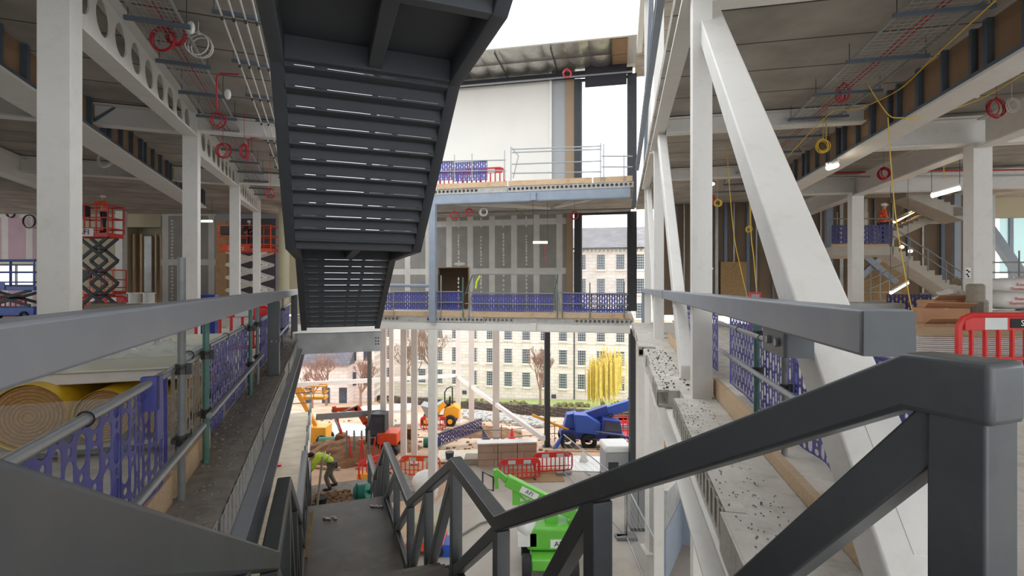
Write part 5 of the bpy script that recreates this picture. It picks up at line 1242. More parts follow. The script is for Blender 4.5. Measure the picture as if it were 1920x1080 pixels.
# ================= people =================
def skin_mesh(name, pts, edges, radii, m, parent, root=0, lvl=1, label=None):
    me = bpy.data.meshes.new(name); bm = bmesh.new(); L = bm.verts.layers.skin.verify()
    vs = [bm.verts.new(tuple(c*K for c in p)) for p in pts]
    for a, b in edges: bm.edges.new((vs[a], vs[b]))
    for i, v in enumerate(vs):
        r = radii[i]; v[L].radius = ((r[0]*K, r[1]*K) if isinstance(r, tuple) else (r*K, r*K)); v[L].use_root = (i == root)
    bm.to_mesh(me); bm.free(); me.materials.append(m)
    o = bpy.data.objects.new(name, me); C.objects.link(o); o.parent = parent; OFF[o.name] = (0, 0, 0)
    s = o.modifiers.new('skin', 'SKIN'); s.use_smooth_shade = True; o.modifiers.new('sub', 'SUBSURF').levels = lvl; o.modifiers[-1].render_levels = lvl
    if label: o['label'] = label
    return o
POSES = {
 # joints in fractions of body height, person faces -y
 'stand': dict(pelvis=(0, 0, .52), waist=(0, 0, .62), chest=(0, -.01, .74), neck=(0, -.015, .84), head=(0, -.03, .925), shL=(.115, 0, .81), elL=(.155, -.02, .65), haL=(.12, -.16, .60), shR=(-.115, 0, .81), elR=(-.155, -.02, .65), haR=(-.12, -.16, .60),
     hipL=(.055, 0, .50), knL=(.065, -.02, .28), anL=(.07, .01, .045), toL=(.08, -.10, .02), hipR=(-.055, 0, .50), knR=(-.065, -.02, .28), anR=(-.07, .01, .045), toR=(-.08, -.10, .02)),
 'up': dict(pelvis=(0, 0, .52), waist=(0, 0, .62), chest=(0, -.01, .74), neck=(0, -.02, .84), head=(0, -.03, .925), shL=(.115, 0, .81), elL=(.17, -.10, .76), haL=(.12, -.24, .80), shR=(-.115, 0, .81), elR=(-.17, -.10, .76), haR=(-.10, -.24, .82),
     hipL=(.055, 0, .50), knL=(.06, -.01, .28), anL=(.065, .01, .045), toL=(.07, -.10, .02), hipR=(-.055, 0, .50), knR=(-.06, -.01, .28), anR=(-.065, .01, .045), toR=(-.07, -.10, .02)),
 'bend': dict(pelvis=(0, .06, .47), waist=(0, -.01, .55), chest=(0, -.13, .60), neck=(0, -.22, .615), head=(0, -.30, .60), shL=(.115, -.18, .61), elL=(.19, -.26, .50), haL=(.16, -.34, .40), shR=(-.115, -.18, .61), elR=(-.16, -.25, .45), haR=(-.10, -.33, .30),
     hipL=(.06, .06, .45), knL=(.08, -.05, .26), anL=(.09, .02, .045), toL=(.10, -.09, .02), hipR=(-.06, .06, .45), knR=(-.08, .0, .25), anR=(-.10, .10, .045), toR=(-.11, -.01, .02)),
 'lean': dict(pelvis=(0, .03, .51), waist=(0, -.02, .60), chest=(0, -.09, .70), neck=(0, -.14, .79), head=(0, -.19, .86), shL=(.115, -.10, .76), elL=(.15, -.17, .62), haL=(.10, -.29, .56), shR=(-.115, -.10, .76), elR=(-.15, -.17, .62), haR=(-.10, -.29, .54),
     hipL=(.055, .03, .50), knL=(.065, -.01, .28), anL=(.07, .04, .045), toL=(.08, -.07, .02), hipR=(-.055, .03, .50), knR=(-.065, -.01, .28), anR=(-.07, .03, .045), toR=(-.08, -.08, .02)),
}
def person(label, at_, pose, jacket, trousers, hat, H=1.46, rz=0.0):
    t = thing('person', label, 'person', 'W', at_, rz=rz, local=True); J = {k: tuple(c*H for c in v) for k, v in POSES[pose].items()}
    N = ['pelvis', 'waist', 'chest', 'neck', 'head', 'shL', 'elL', 'haL', 'shR', 'elR', 'haR', 'hipL', 'knL', 'anL', 'toL', 'hipR', 'knR', 'anR', 'toR']
    R = dict(pelvis=(.08, .06), waist=(.07, .055), chest=(.09, .065), neck=.032, head=(.042, .05), shL=.038, elL=.026, haL=.018, shR=.038, elR=.026, haR=.018, hipL=.05, knL=.036, anL=.024, toL=.02, hipR=.05, knR=.036, anR=.024, toR=.02)
    pts = [J[n] for n in N]; rad = [tuple(x*H for x in R[n]) if isinstance(R[n], tuple) else R[n]*H for n in N]; ix = {n: i for i, n in enumerate(N)}
    E = [('pelvis', 'waist'), ('waist', 'chest'), ('chest', 'neck'), ('neck', 'head'), ('chest', 'shL'), ('shL', 'elL'), ('elL', 'haL'), ('chest', 'shR'), ('shR', 'elR'), ('elR', 'haR'), ('pelvis', 'hipL'), ('hipL', 'knL'), ('knL', 'anL'), ('anL', 'toL'), ('pelvis', 'hipR'), ('hipR', 'knR'), ('knR', 'anR'), ('anR', 'toR')]
    E = [(ix[a], ix[b]) for a, b in E]
    top = tuple(c for c in (J['head'][0], J['head'][1]-.005*H, J['head'][2]+.045*H)); pts.append(top); rad.append((.04*H, .048*H)); E.append((ix['head'], len(pts)-1))
    for s in ('L', 'R'):
        h = Vector(J['ha'+s]); e = Vector(J['el'+s]); d = (h-e).normalized(); side = d.cross(Vector((0, 0, 1))).normalized()
        palm = h+d*.035*H; pts.append(tuple(palm)); rad.append((.020*H, .012*H)); pi_ = len(pts)-1; E.append((ix['ha'+s], pi_))
        for k, ln in enumerate((.036, .044, .042, .034)):
            base = palm+side*(k-1.5)*.011*H+d*.01*H; tip = base+(d*.8-Vector((0, 0, .5))).normalized()*ln*H
            pts.append(tuple(base)); rad.append(.0055*H); pts.append(tuple(tip)); rad.append(.0048*H); E += [(pi_, len(pts)-2), (len(pts)-2, len(pts)-1)]
        sg = 1 if s == 'L' else -1
        tb = palm-d*.018*H+side*sg*.018*H; tt = tb+(d*.7+side*sg*.6).normalized()*.03*H
        pts += [tuple(tb), tuple(tt)]; rad += [.007*H, .0055*H]; E += [(pi_, len(pts)-2), (len(pts)-2, len(pts)-1)]
    skin_mesh('body', pts, E, rad, M['skin'], t)
    Jn = ['pelvis', 'waist', 'chest', 'neckb', 'shL', 'elL', 'wrL', 'shR', 'elR', 'wrR']
    def mid(a, b, f): return tuple(a[i]+(b[i]-a[i])*f for i in range(3))
    JJ = dict(J); JJ['neckb'] = mid(J['chest'], J['neck'], .75); JJ['wrL'] = mid(J['elL'], J['haL'], .88); JJ['wrR'] = mid(J['elR'], J['haR'], .88)
    rr = dict(pelvis=(.098, .078), waist=(.09, .074), chest=(.108, .084), neckb=(.05, .05), shL=.055, elL=.042, wrL=.032, shR=.055, elR=.042, wrR=.032)
    jx = {n: i for i, n in enumerate(Jn)}
    JE = [('pelvis', 'waist'), ('waist', 'chest'), ('chest', 'neckb'), ('chest', 'shL'), ('shL', 'elL'), ('elL', 'wrL'), ('chest', 'shR'), ('shR', 'elR'), ('elR', 'wrR')]
    jk = skin_mesh('jacket', [JJ[n] for n in Jn], [(jx[a], jx[b]) for a, b in JE], [tuple(x*H for x in rr[n]) if isinstance(rr[n], tuple) else rr[n]*H for n in Jn], M[jacket], t)
    if jacket.startswith('hi'):
        w_ = Vector(J['waist']); c_ = Vector(J['chest']); d = (c_-w_).normalized()
        for f in (.1, .75):
            p = w_+(c_-w_)*f; u = Vector((1, 0, 0)); v = d.cross(u).normalized(); mb = MB(); P_ = []
            for k in range(20): a = 2*math.pi*k/20; P_.append(p+u*(.100+.012*f)*H*math.cos(a)+v*(.080+.008*f)*H*math.sin(a))
            mb.path(P_, .010*H, 6, closed=True); part('reflective_band', mb, M['reflective'], jk, off=(0, 0, 0))
    Tn = ['pelvis', 'hipL', 'knL', 'anL2', 'hipR', 'knR', 'anR2']; JJ['anL2'] = mid(J['knL'], J['anL'], .92); JJ['anR2'] = mid(J['knR'], J['anR'], .92)
    tr = dict(pelvis=(.09, .07), hipL=.064, knL=.048, anL2=.036, hipR=.064, knR=.048, anR2=.036); tx = {n: i for i, n in enumerate(Tn)}
    skin_mesh('trousers', [JJ[n] for n in Tn], [(tx[a], tx[b]) for a, b in (('pelvis', 'hipL'), ('hipL', 'knL'), ('knL', 'anL2'), ('pelvis', 'hipR'), ('hipR', 'knR'), ('knR', 'anR2'))], [tuple(x*H for x in tr[n]) if isinstance(tr[n], tuple) else tr[n]*H for n in Tn], M[trousers], t)
    for s in ('L', 'R'):
        a = Vector(J['an'+s]); b = Vector(J['to'+s]); mb = MB(); m_ = (a+b)/2; mb.ell((m_[0], m_[1], .026*H), (.036*H, .075*H, .028*H), 10, 6); mb.tube((a[0], a[1], .02*H), (a[0], a[1], .075*H), .034*H, 10); part('boot', mb, M['boot'], t, off=(0, 0, 0))
    h = Vector(J['head']); d = (h-Vector(J['neck'])).normalized(); mb = MB(); c = h+Vector((0, 0, .02*H)) if pose != 'bend' else h+Vector((0, -.02*H, .012*H))
    if hat:
        mb.ell((c[0], c[1], c[2]+.028*H), (.058*H, .066*H, .045*H), 14, 8); mb.ell((c[0], c[1]-.03*H, c[2]+.016*H), (.058*H, .070*H, .008*H), 14, 5); part('helmet', mb, M['helmet' if hat == 'w' else 'hair'], t, off=(0, 0, 0))
    else: mb.ell((c[0], c[1]+.008*H, c[2]+.02*H), (.05*H, .055*H, .05*H), 12, 7); part('hair', mb, M['hair'], t, off=(0, 0, 0))
    mb = MB(); f = h+Vector((0, -.052*H, .0)); mb.ell((f[0], f[1]-.004*H, f[2]), (.007*H, .012*H, .014*H), 6, 5)
    for sx in (-1, 1): mb.ell((h[0]+sx*.046*H, h[1], h[2]), (.006*H, .012*H, .016*H), 6, 5)
    part('nose_and_ears', mb, M['skin'], t, off=(0, 0, 0))
    mb = MB()
    for sx in (-1, 1): mb.ell((f[0]+sx*.017*H, f[1]+.002*H, f[2]+.012*H), (.006*H, .004*H, .004*H), 6, 4)
    mb.ell((f[0], f[1]+.003*H, f[2]-.024*H), (.015*H, .004*H, .004*H), 8, 4); part('eyes_and_mouth', mb, M['hair'], t, off=(0, 0, 0))
    return t
zL3 = -4.34
a = WP(616, 913, 13.9)
person('person in yellow jacket bending over a bucket at the stair foot', (a[0], 13.95, zL3+.02), 'bend', 'hiviz', 'cloth_grey', 'b', 1.5, rz=-1.35)
a = GP(708, 846); person('person in hi-vis yellow jacket leaning forward beside the excavator cab', a, 'lean', 'hiviz', 'cloth_dark', 'w', 1.3, rz=.5)
a = onS('V', 1655, 457, 18.9); w0 = FR('V', *a); person('person in orange hi-vis vest standing on the far stair landing', (w0[0], w0[1], l0[1]+.01), 'stand', 'hiorange', 'cloth_dark', 'w', 1.42, rz=1.2)
person('person in orange hi-vis vest working overhead on the red scissor lift', (XW(196, 17.3), 17.3, 2.99), 'up', 'hiorange', 'cloth_dark', 'w', 1.28, rz=-.9)
person('person with white helmet crouched over work on the orange lift', (XW(470, 21.2), 21.2, 2.76), 'lean', 'cloth_dark', 'cloth_dark', 'w', 1.2, rz=.2)
# ================= L3 mud, bucket, tools at the stair foot =================
mb = MB(); rr = random.Random(12)
for k in range(260):
    pp, ss = rr.uniform(PL+.1, PR-.1), rr.uniform(13.4, 14.6); mb.ell((pp, ss, zL3+.0), (rr.uniform(.03, .09), rr.uniform(.03, .09), rr.uniform(.02, .06)), 6, 4)
solo('mud_heap', mb, M['mud'], 'dark mud spread along the foot of the lower stair', 'mud', 'U', kind='stuff', smooth=False)
mb = MB(); mb.box(-.6, 2.4, 14.0, 15.4, -4.6, -4.38); solo('concrete_pad', mb, M['slab_dirty'], 'muddy concrete pad at the foot of the lower stair', 'slab', 'U')
a = onP('U', 408+480-300, 900, -.05)
t = thing('bucket', 'black bucket beside the bending worker', 'bucket', 'U', (-.02, 13.5, -4.33)); vs = MB(); vs.path([(-.02, 13.5, -4.33), (-.02, 13.5, -4.02)], .11, 14, r2=.15); part('bucket_body', vs, M['black'], t)
t = thing('site_light', 'green round floodlight housing lying at the stair foot', 'lamp', 'U', (1.0, 13.7, -4.33)); part('housing', MB().path([(.85, 13.75, -4.1), (1.12, 13.6, -4.05)], .2, 16), M['teal'], t); part('rim', MB().ring((.85, 13.74, -4.1), .21, .02, 0), M['dark'], t)
solo('timber_plank', MB().bar((-.12, 12.9, -4.2), (.02, 14.0, -3.2), .04, .12), M['timber_grey'], 'leaning plank at the left of the stair foot', 'plank', 'U')
solo('timber_offcut', MB().bar((-.22, 8.4, -2.93), (-.15, 9.0, -2.5), .05, .02), M['osb'], 'broken pale timber sliver at the left of the lower landing', 'timber', 'U')
for (px, py, l) in ((620, 973, 'crumpled silver wrapper on the lower landing, left one'), (706, 951, 'crumpled silver wrapper on the lower landing, right one')):
    hgt = EYE-(zl-2.90); Y = hgt*960/(py-HOR); c = WP(px, py, Y); mb = MB(); rr = random.Random(px)
    for k in range(9): mb.ell((c[0]+(k-4)*.028+rr.uniform(-.01, .01), c[1]+(rr.uniform(-.04, .04)), c[2]+.015), (.03, .03, rr.uniform(.01, .025)), 5, 4)
    solo('foil_wrapper', mb, M['foil'], l, 'litter', smooth=False)
# walkway guard on the lower left floor
mb = MB()
for z in (.45, .9): mb.tube((-.44, 8, -4.4+z), (-.44, 24.5, -4.4+z), .022, 6)
s = 9
while s < 24.6: mb.tube((-.44, s, -4.4), (-.44, s, -3.3), .022, 6); s += 2.2
mb.tube((-3.5, 24.4, -3.5), (-.4, 24.4, -3.5), .022, 6); mb.tube((-3.5, 24.4, -3.95), (-.4, 24.4, -3.95), .022, 6)
solo('scaffold_guard', mb, M['galv_dull'], 'scaffold guard rail along the lower boarded walkway at the left', 'guard rail', 'U')
solo('red_post', MB().tube((-1.3, 17.5, -4.4), (-1.3, 17.5, -3.6), .03, 6).box(-1.42, -1.18, 17.4, 17.6, -4.4, -4.34), M['red'], 'thin red post standing on the boarded walkway', 'post', 'U')
# ================= machines =================
def G(px, py): return GP(px, py)
# excavator
q_ = G(716, 848); Y = q_[1]; t = thing('excavator', 'orange mini excavator with folded arm and dark cab', 'excavator', 'W', q_); X0 = q_[0]; Z0 = q_[2]
def sc(px, py, dY=0): return WP(px, py, Y+dY)
for dy in (-.5, .5):
    mb = MB(); mb.prism([(X0-.9, Z0+.12), (X0-.75, Z0), (X0+.75, Z0), (X0+.9, Z0+.12), (X0+.9, Z0+.3), (X0+.75, Z0+.42), (X0-.75, Z0+.42), (X0-.9, Z0+.3)], 1, Y+dy-.17, Y+dy+.17); part('track', mb, M['black'], t, bevel=.03)
part('undercarriage', MB().box(X0-.5, X0+.5, Y-.35, Y+.35, Z0+.2, Z0+.5), M['dark'], t)
part('engine_cover', MB().box(X0-.1, X0+.85, Y-.55, Y+.55, Z0+.5, Z0+1.05), M['orange'], t, bevel=.06)
cb = part('cab', MB().prism([(X0-.65, Z0+.5), (X0+.25, Z0+.5), (X0+.25, Z0+1.9), (X0-.45, Z0+1.9), (X0-.68, Z0+1.2)], 1, Y-.42, Y+.35), M['dark'], t, bevel=.03)
part('cab_window', MB().prism([(X0-.55, Z0+.95), (X0+.15, Z0+.95), (X0+.15, Z0+1.78), (X0-.42, Z0+1.78), (X0-.58, Z0+1.2)], 1, Y-.44, Y-.42), M['mill_glass'], cb)
part('boom', MB().bar(sc(700, 822), sc(687, 790), .16, .24).bar(sc(687, 794), sc(668, 762), .16, .28).bar(sc(672, 766), sc(628, 768), .16, .2), M['orange'], t, bevel=.02)
part('stick', MB().bar(sc(626, 762), sc(632, 790), .13, .18).bar(sc(630, 784), sc(642, 818), .12, .13), M['orange'], t, bevel=.02)
part('hydraulic_ram', MB().tube(sc(636, 775, -.15), sc(672, 760, -.15), .04, 8).tube(sc(622, 768, -.1), sc(636, 806, -.1), .04, 8), M['galv'], t)
bw = sc(641, 824); part('bucket', MB().prism([(bw[0]-.2, bw[2]+.3), (bw[0]+.15, bw[2]+.25), (bw[0]+.25, bw[2]-.1), (bw[0]+.02, bw[2]-.35), (bw[0]-.3, bw[2]-.2)], 1, Y-.3, Y+.3), M['mud'], t, bevel=.02)
# dumper
q_ = G(826, 797); Y = q_[1]; X0, Z0 = q_[0], q_[2]; t = thing('dumper', 'yellow site dumper with raised grey skip and roll bar', 'dumper', 'W', q_)
for dx in (-.9, .75):
    for dy in (-.55, .55): w_ = part('wheel', MB().wheel((X0+dx, Y+dy, Z0+.42), .42, .32, 1), M['black'], t); part('hub', MB().tube((X0+dx, Y+dy-.17, Z0+.42), (X0+dx, Y+dy+.17, Z0+.42), .18, 10), M['yellow'], w_)
part('chassis', MB().box(X0-.9, X0+1.1, Y-.3, Y+.3, Z0+.4, Z0+.65), M['dark'], t)
part('skip', MB().prism([(X0-1.3, Z0+1.55), (X0-.9, Z0+.75), (X0-.1, Z0+.75), (X0+.35, Z0+1.7), (X0+.25, Z0+1.75), (X0-.5, Z0+1.35)], 1, Y-.7, Y+.7), M['galv'], t, bevel=.03)
part('engine_cover', MB().prism([(X0+.2, Z0+.6), (X0+1.35, Z0+.6), (X0+1.4, Z0+1.25), (X0+1.0, Z0+1.5), (X0+.35, Z0+1.3)], 1, Y-.5, Y+.5), M['yellow'], t, bevel=.06)
part('side_panel', MB().bar((X0-.4, Y-.72, Z0+.9), (X0+.4, Y-.72, Z0+1.7), .03, .35), M['yellow'], t)
part('roll_bar', MB().path([(X0+.35, Y-.4, Z0+1.3), (X0+.35, Y-.4, Z0+2.4), (X0+.5, Y-.3, Z0+2.65), (X0+.7, Y, Z0+2.7), (X0+.8, Y+.3, Z0+2.6), (X0+.8, Y+.4, Z0+1.3)], .05, 8), M['dark'], t)
part('seat', MB().box(X0+.3, X0+.7, Y-.25, Y+.25, Z0+1.4, Z0+1.55).box(X0+.62, X0+.72, Y-.25, Y+.25, Z0+1.5, Z0+2.0), M['black'], t)
# telehandler / crane
q_ = G(1108, 836); Y = q_[1]; X0, Z0 = q_[0], q_[2]; t = thing('mobile_crane', 'blue mobile crane with long inclined telescopic boom', 'crane', 'W', q_)
def sc(px, py, dY=0): return WP(px, py, Y+dY)
for dx in (-1.25, -.2, 1.1):
    for dy in (-.6, .6): part('wheel', MB().wheel((X0+dx, Y+dy, Z0+.42), .40, .3, 1), M['black'], t)
part('chassis', MB().prism([(X0-1.6, Z0+.55), (X0+1.6, Z0+.3), (X0+1.7, Z0+.65), (X0+.4, Z0+.95), (X0-1.6, Z0+.95)], 1, Y-.55, Y+.55), M['blue_deep'], t, bevel=.04)
part('engine_housing', MB().prism([(X0-.9, Z0+.9), (X0+.35, Z0+.75), (X0+.4, Z0+1.35), (X0-.3, Z0+1.75), (X0-.95, Z0+1.8)], 1, Y-.8, Y-.1), M['blue'], t, bevel=.05)
cb = part('cab', MB().prism([(X0+.3, Z0+.8), (X0+1.45, Z0+.75), (X0+1.35, Z0+1.5), (X0+.5, Z0+1.6)], 1, Y-.9, Y-.2), M['blue_deep'], t, bevel=.04); part('cab_window', MB().prism([(X0+.5, Z0+1.05), (X0+1.35, Z0+1.0), (X0+1.28, Z0+1.4), (X0+.6, Z0+1.48)], 1, Y-.93, Y-.9), M['mill_glass'], cb)
part('mast', MB().prism([(sc(1056, 800)[0], sc(0, 800)[2]), (sc(1080, 812)[0], sc(0, 812)[2]), (sc(1098, 790)[0], sc(0, 790)[2]), (sc(1080, 772)[0], sc(0, 772)[2]), (sc(1062, 772)[0], sc(0, 775)[2])], 1, Y-.3, Y+.3), M['blue'], t, bevel=.03)
part('boom', MB().bar(sc(1078, 790), sc(1140, 770), .45, .62), M['blue_deep'], t, bevel=.02); part('boom_extension', MB().bar(sc(1136, 772), sc(1225, 745), .36, .48), M['blue'], t, bevel=.02)
part('boom_ram', MB().tube(sc(1100, 800, -.3), sc(1150, 778, -.3), .07, 8), M['dark'], t)
for dx, nm in ((-1.5, 0), (1.75, 1)):
    part('outrigger', MB().bar((X0+dx, Y-.5, Z0+.65), (X0+dx*1.35, Y-1.0, Z0+.06), .16, .12).box(X0+dx*1.35-.2, X0+dx*1.35+.2, Y-1.2, Y-.8, Z0, Z0+.06), M['blue'], t)
# cherry picker left
q_ = WP(585, 756, 27); t = thing('boom_platform', 'yellow boom platform behind the boarded walkway', 'access platform', 'W', (q_[0], 27, gz(27))); zz = WP(0, 735, 27)[2]
part('cage', MB().box(q_[0]-.35, q_[0]+.75, 26.7, 27.3, zz-.35, zz-.2), M['yellow'], t)
mb = MB()
for z in (.0, .35): mb.path([(q_[0]-.3, 26.7, zz+z), (q_[0]+.75, 26.7, zz+z), (q_[0]+.75, 27.3, zz+z), (q_[0]-.3, 27.3, zz+z)], .03, 6, closed=True)
for x in (-.3, .2, .75): mb.tube((q_[0]+x, 26.7, zz-.3), (q_[0]+x, 26.7, zz+.35), .03, 6)
part('cage_rail', mb, M['yellow'], t)
part('boom', MB().bar((q_[0]-.3, 27, zz-.1), (q_[0]-1.1, 27, zz+.65), .16, .2).bar((q_[0]-1.1, 27, zz+.6), (q_[0]+.2, 27, gz(27)+1), .16, .2), M['yellow'], t); part('base', MB().box(q_[0]-.7, q_[0]+.9, 26.5, 27.5, gz(27)+.2, gz(27)+1), M['yellow'], t, bevel=.05)
for dx in (-.5, .7):
    for dy in (-.45, .45): part('wheel', MB().wheel((q_[0]+dx, 27+dy, gz(27)+.3), .3, .2, 1), M['black'], t)
# green spider lift
Y = 14.2; zg = gz(Y)+.03; X0 = XW(1028, Y); t = thing('boom_lift', 'lime green boom lift with white cowl on the concrete floor below', 'boom lift', 'W', (X0, Y, zg))
def sc(px, py, dY=0): return WP(px, py, Y+dY)
for dx in (-.62, .62):
    for dy in (-.7, .5): part('wheel', MB().wheel((X0+dx, Y+dy, zg+.32), .32, .24, 0), M['black'], t)
part('chassis', MB().box(X0-.5, X0+.5, Y-.9, Y+.7, zg+.3, zg+.6), M['green'], t, bevel=.04)
part('turret', MB().box(X0-.6, X0+.55, Y-.5, Y+.5, zg+.62, zg+1.25), M['green'], t, bevel=.08)
part('white_cowl', MB().ell((X0-.62, Y-.15, zg+1.25), (.28, .45, .36), 14, 8).box(X0-.85, X0-.35, Y-.5, Y+.3, zg+.75, zg+1.1), M['white_plastic'], t)
A = sc(938, 902, -1.2); 
part('upper_boom', MB().bar(sc(950, 900), sc(1100, 975), .26, .30), M['green'], t, bevel=.02)
part('boom_head', MB().bar(sc(932, 915), sc(928, 880), .10, .16).bar(sc(928, 882), sc(955, 905), .10, .16), M['green'], t, bevel=.01)
part('linkage', MB().bar(sc(968, 912), sc(968, 945), .22, .18).bar(sc(970, 925), sc(1000, 950), .06, .06).bar(sc(968, 945), sc(995, 938), .05, .05), M['green'], t)
part('lower_boom', MB().bar(sc(1098, 968, .3), sc(1010, 1010, .3), .26, .28), M['green'], t, bevel=.02)
part('riser', MB().box(X0-.1, X0+.25, Y-.2, Y+.2, zg+1.2, zg+1.9), M['green'], t, bevel=.02)
dv = Vector(sc(1100, 975))-Vector(sc(950, 900)); ang = math.atan2(dv.z, dv.x)
lt = text_mb('AFI', .17); ca, sa = math.cos(ang), math.sin(ang); cpos = Vector(sc(992, 921)); lt.v = [(x*ca-z*sa+cpos.x, y+Y-.145, x*sa+z*ca+cpos.z) for x, y, z in lt.v]
bd = MB().box(-.26, .26, -.005, .005, -.09, .09); bd.v = [(x*ca-z*sa+cpos.x, y+Y-.137, x*sa+z*ca+cpos.z) for x, y, z in bd.v]
nb = part('name_board', bd, M['white_plastic'], t); part('lettering', lt, M['black'], nb)
nb = part('name_board', MB().box(X0+.02, X0+.5, Y-.52, Y-.505, zg+.72, zg+.95), M['white_plastic'], t); part('lettering', moved(text_mb('AFI', .2), X0+.26, Y-.53, zg+.83), M['black'], nb)
part('cage', MB().path([sc(925, 895), sc(905, 885), sc(905, 915), sc(925, 920)], .03, 6, closed=True), M['dark'], t)
# ================= site clutter =================
def blk(px0, px1, py_top, py_base, d, m, name, label, cat, rz=-.1, cat_=None, bevel=.01):
    q_ = G(px0, py_base); Y = q_[1]; w_ = (px1-px0)/960*Y; h = (py_base-py_top)/960*Y
    o = solo(name, MB().box(0, w_, 0, d, 0, h), M[m], label, cat, at=q_, rz=rz, bevel=bevel); return o
q_ = G(896, 876); Y = q_[1]; w_ = 112/960*Y; t = thing('block_stack', 'long stack of stone-coloured blocks under white film behind the red barriers', 'stack of blocks', 'W', q_, rz=.10, local=True)
for k in range(3): part('block_pack', MB().box(w_*k/3+.01, w_*(k+1)/3-.01, 0, .5, 0, .98), M['block'], t, bevel=.01)
part('film_cover', MB().box(-.02, w_+.02, -.02, .52, .98, 1.01), M['white_plastic'], t)
lt = text_mb('BLOCKS', .1)
solo('plywood_sheet', MB().box(0, 2.2, 0, 1.5, 0, .03), M['osb'], 'plywood sheet on the floor under the red barriers', 'board', at=G(955, 906), rz=.05)
mb = MB(); mb.box(0, 2.4, 0, 1.9, 0, .05); sh = solo('white_sheet', mb, M['white_plastic'], 'white sheeting laid on the floor left of the generator', 'sheet', at=G(1062, 884), rz=-.1)
q_ = G(1085, 868); solo('folded_board', MB().prism([(0, 0), (.45, 0), (.2, .62)], 1, 0, .03), M['white_plastic'], 'small white triangular board standing on the sheeting', 'board', at=q_)
solo('timber_kerb', MB().bar(G(1026, 846), G(1145, 848), .1, .12), M['timber'], 'long timber edging in front of the blue crane', 'timber')
solo('steel_channel', MB().bar(G(1045, 846), G(1105, 892), .12, .06), M['galv_dull'], 'grey channel lying between the red barriers and the sheeting', 'channel')
q_ = G(1136, 905); Y = q_[1]; t = thing('generator', 'white-topped grey generator cabinet behind the balustrade', 'generator', 'W', q_, rz=.05, local=True)
part('cabinet', MB().box(0, 1.02, 0, 1.1, .1, 1.15), M['wall_grey'], t, bevel=.03); part('lid', MB().box(-.03, 1.05, -.03, 1.13, 1.15, 1.42), M['white_plastic'], t, bevel=.08); part('skid', MB().box(0, 1.02, 0, 1.1, 0, .1), M['dark'], t)
part('vent_grille', MB().box(.1, .5, -.01, 0, .4, .8), M['dark'], t)
q_ = G(1182, 998); t = thing('electric_cabinet', 'pale grey electrical cabinet beside the mesh fence', 'cabinet', 'W', q_, rz=0, local=True)
part('cabinet_body', MB().box(0, .50, 0, .6, .12, 1.35), M['wall_grey'], t, bevel=.01); part('door_seam', MB().box(.24, .26, -.004, 0, .15, 1.3), M['dark'], t); part('plinth', MB().box(.02, .48, .02, .58, 0, .12), M['black'], t)
Y = 13.4; q_ = WP(1240, 1075, Y); t = thing('skip_container', 'tall blue and grey steel container seen between the white columns', 'container', 'W', (q_[0], Y, gz(Y)), rz=-.5, local=True)
part('panel_wall', MB().box(0, .12, 0, 2.4, 0, 1.4), M['steel_blue'], t); part('upper_panel', MB().prism([(0, 1.4), (2.4, 1.4), (2.0, 2.1), (.3, 2.3)], 0, 0, .1), M['silver'], t); part('side_wall', MB().box(0, 1.0, 2.3, 2.4, 0, 1.6), M['steel_blue'], t)
# mesh fences (panels on feet)
def fence(pa, pb, label):
    A, B = Vector(G(*pa)), Vector(G(*pb)); d = B-A; L = d.xy.length; rz = math.atan2(d.y, d.x); H = 1.65
    t = thing('mesh_fence', label, 'fence', 'W', tuple(A), 'temporary mesh fences', rz=rz, local=True)
    part('frame', MB().path([(0, 0, .1), (0, 0, H), (L, 0, H), (L, 0, .1)], .022, 6, closed=True), M['galv'], t)
    mb = MB(); n = int(L/.12)
    for i in range(1, n): x = L*i/n; mb.bar((x, 0, .12), (x, 0, H), .005, .005)
    for i in range(1, 7): z = .1+(H-.1)*i/7; mb.bar((0, 0, z), (L, 0, z), .006, .006)
    part('mesh_infill', mb, M['galvwire'], t)
    for x in (0, L): part('foot', MB().box(x-.12, x+.12, -.32, .32, 0, .12), M['galv_dull'], t, bevel=.02)
fence((1057, 890), (1172, 1008), 'temporary mesh fence panel running from the barriers towards the generator')
fence((1175, 1012), (1232, 1150), 'temporary mesh fence panel close to the white columns')
# excavation guard with nets and paved area
q0, q1, q2 = G(820, 842), G(904, 826), G(936, 850)
def netline(pa, pb, H, label, m='net_dark'):
    A, B = Vector(pa), Vector(pb); d = B-A; L = d.xy.length; rz = math.atan2(d.y, d.x); t = thing('barrier_net', label, 'safety net', 'W', tuple(A), rz=rz, local=True)
    h = holeplate(L, net_rows(H, .14, .05), .13, .02, 8, .6, 0); h.v = [(x, y, z+.12) for x, y, z in h.v]; part('mesh_panel', h, M[m], t)
    part('rail_tube', MB().tube((0, -.03, H+.14), (L, -.03, H+.14), .025, 6).tube((0, -.03, .1), (L, -.03, .1), .025, 6), M['galv_dull'], t)
netline(q0, q1, .62, 'dark net barrier along the back of the paved pit'); netline(q1, q2, .62, 'dark net barrier along the right side of the paved pit')
solo('paved_area', MB().box(0, 2.9, 0, 1.6, 0, .04), M['ramp'], 'pale paved patch in front of the dark net barrier', 'paving', at=G(818, 868), rz=.08)
mb = MB()
for pa, pb in (((690, 858), (760, 836)), ((760, 836), (940, 838)), ((940, 838), (1040, 828)), ((1040, 828), (1170, 850))):
    A, B = Vector(G(*pa)), Vector(G(*pb)); 
    for h in (.45, .85): mb.tube(A+Vector((0, 0, h)), B+Vector((0, 0, h)), .025, 6)
    mb.tube(A, A+Vector((0, 0, 1.1)), .025, 6)
solo('scaffold_guard', mb, M['galv_dull'], 'thin tube guard rail crossing the site in front of the net pit', 'guard rail')
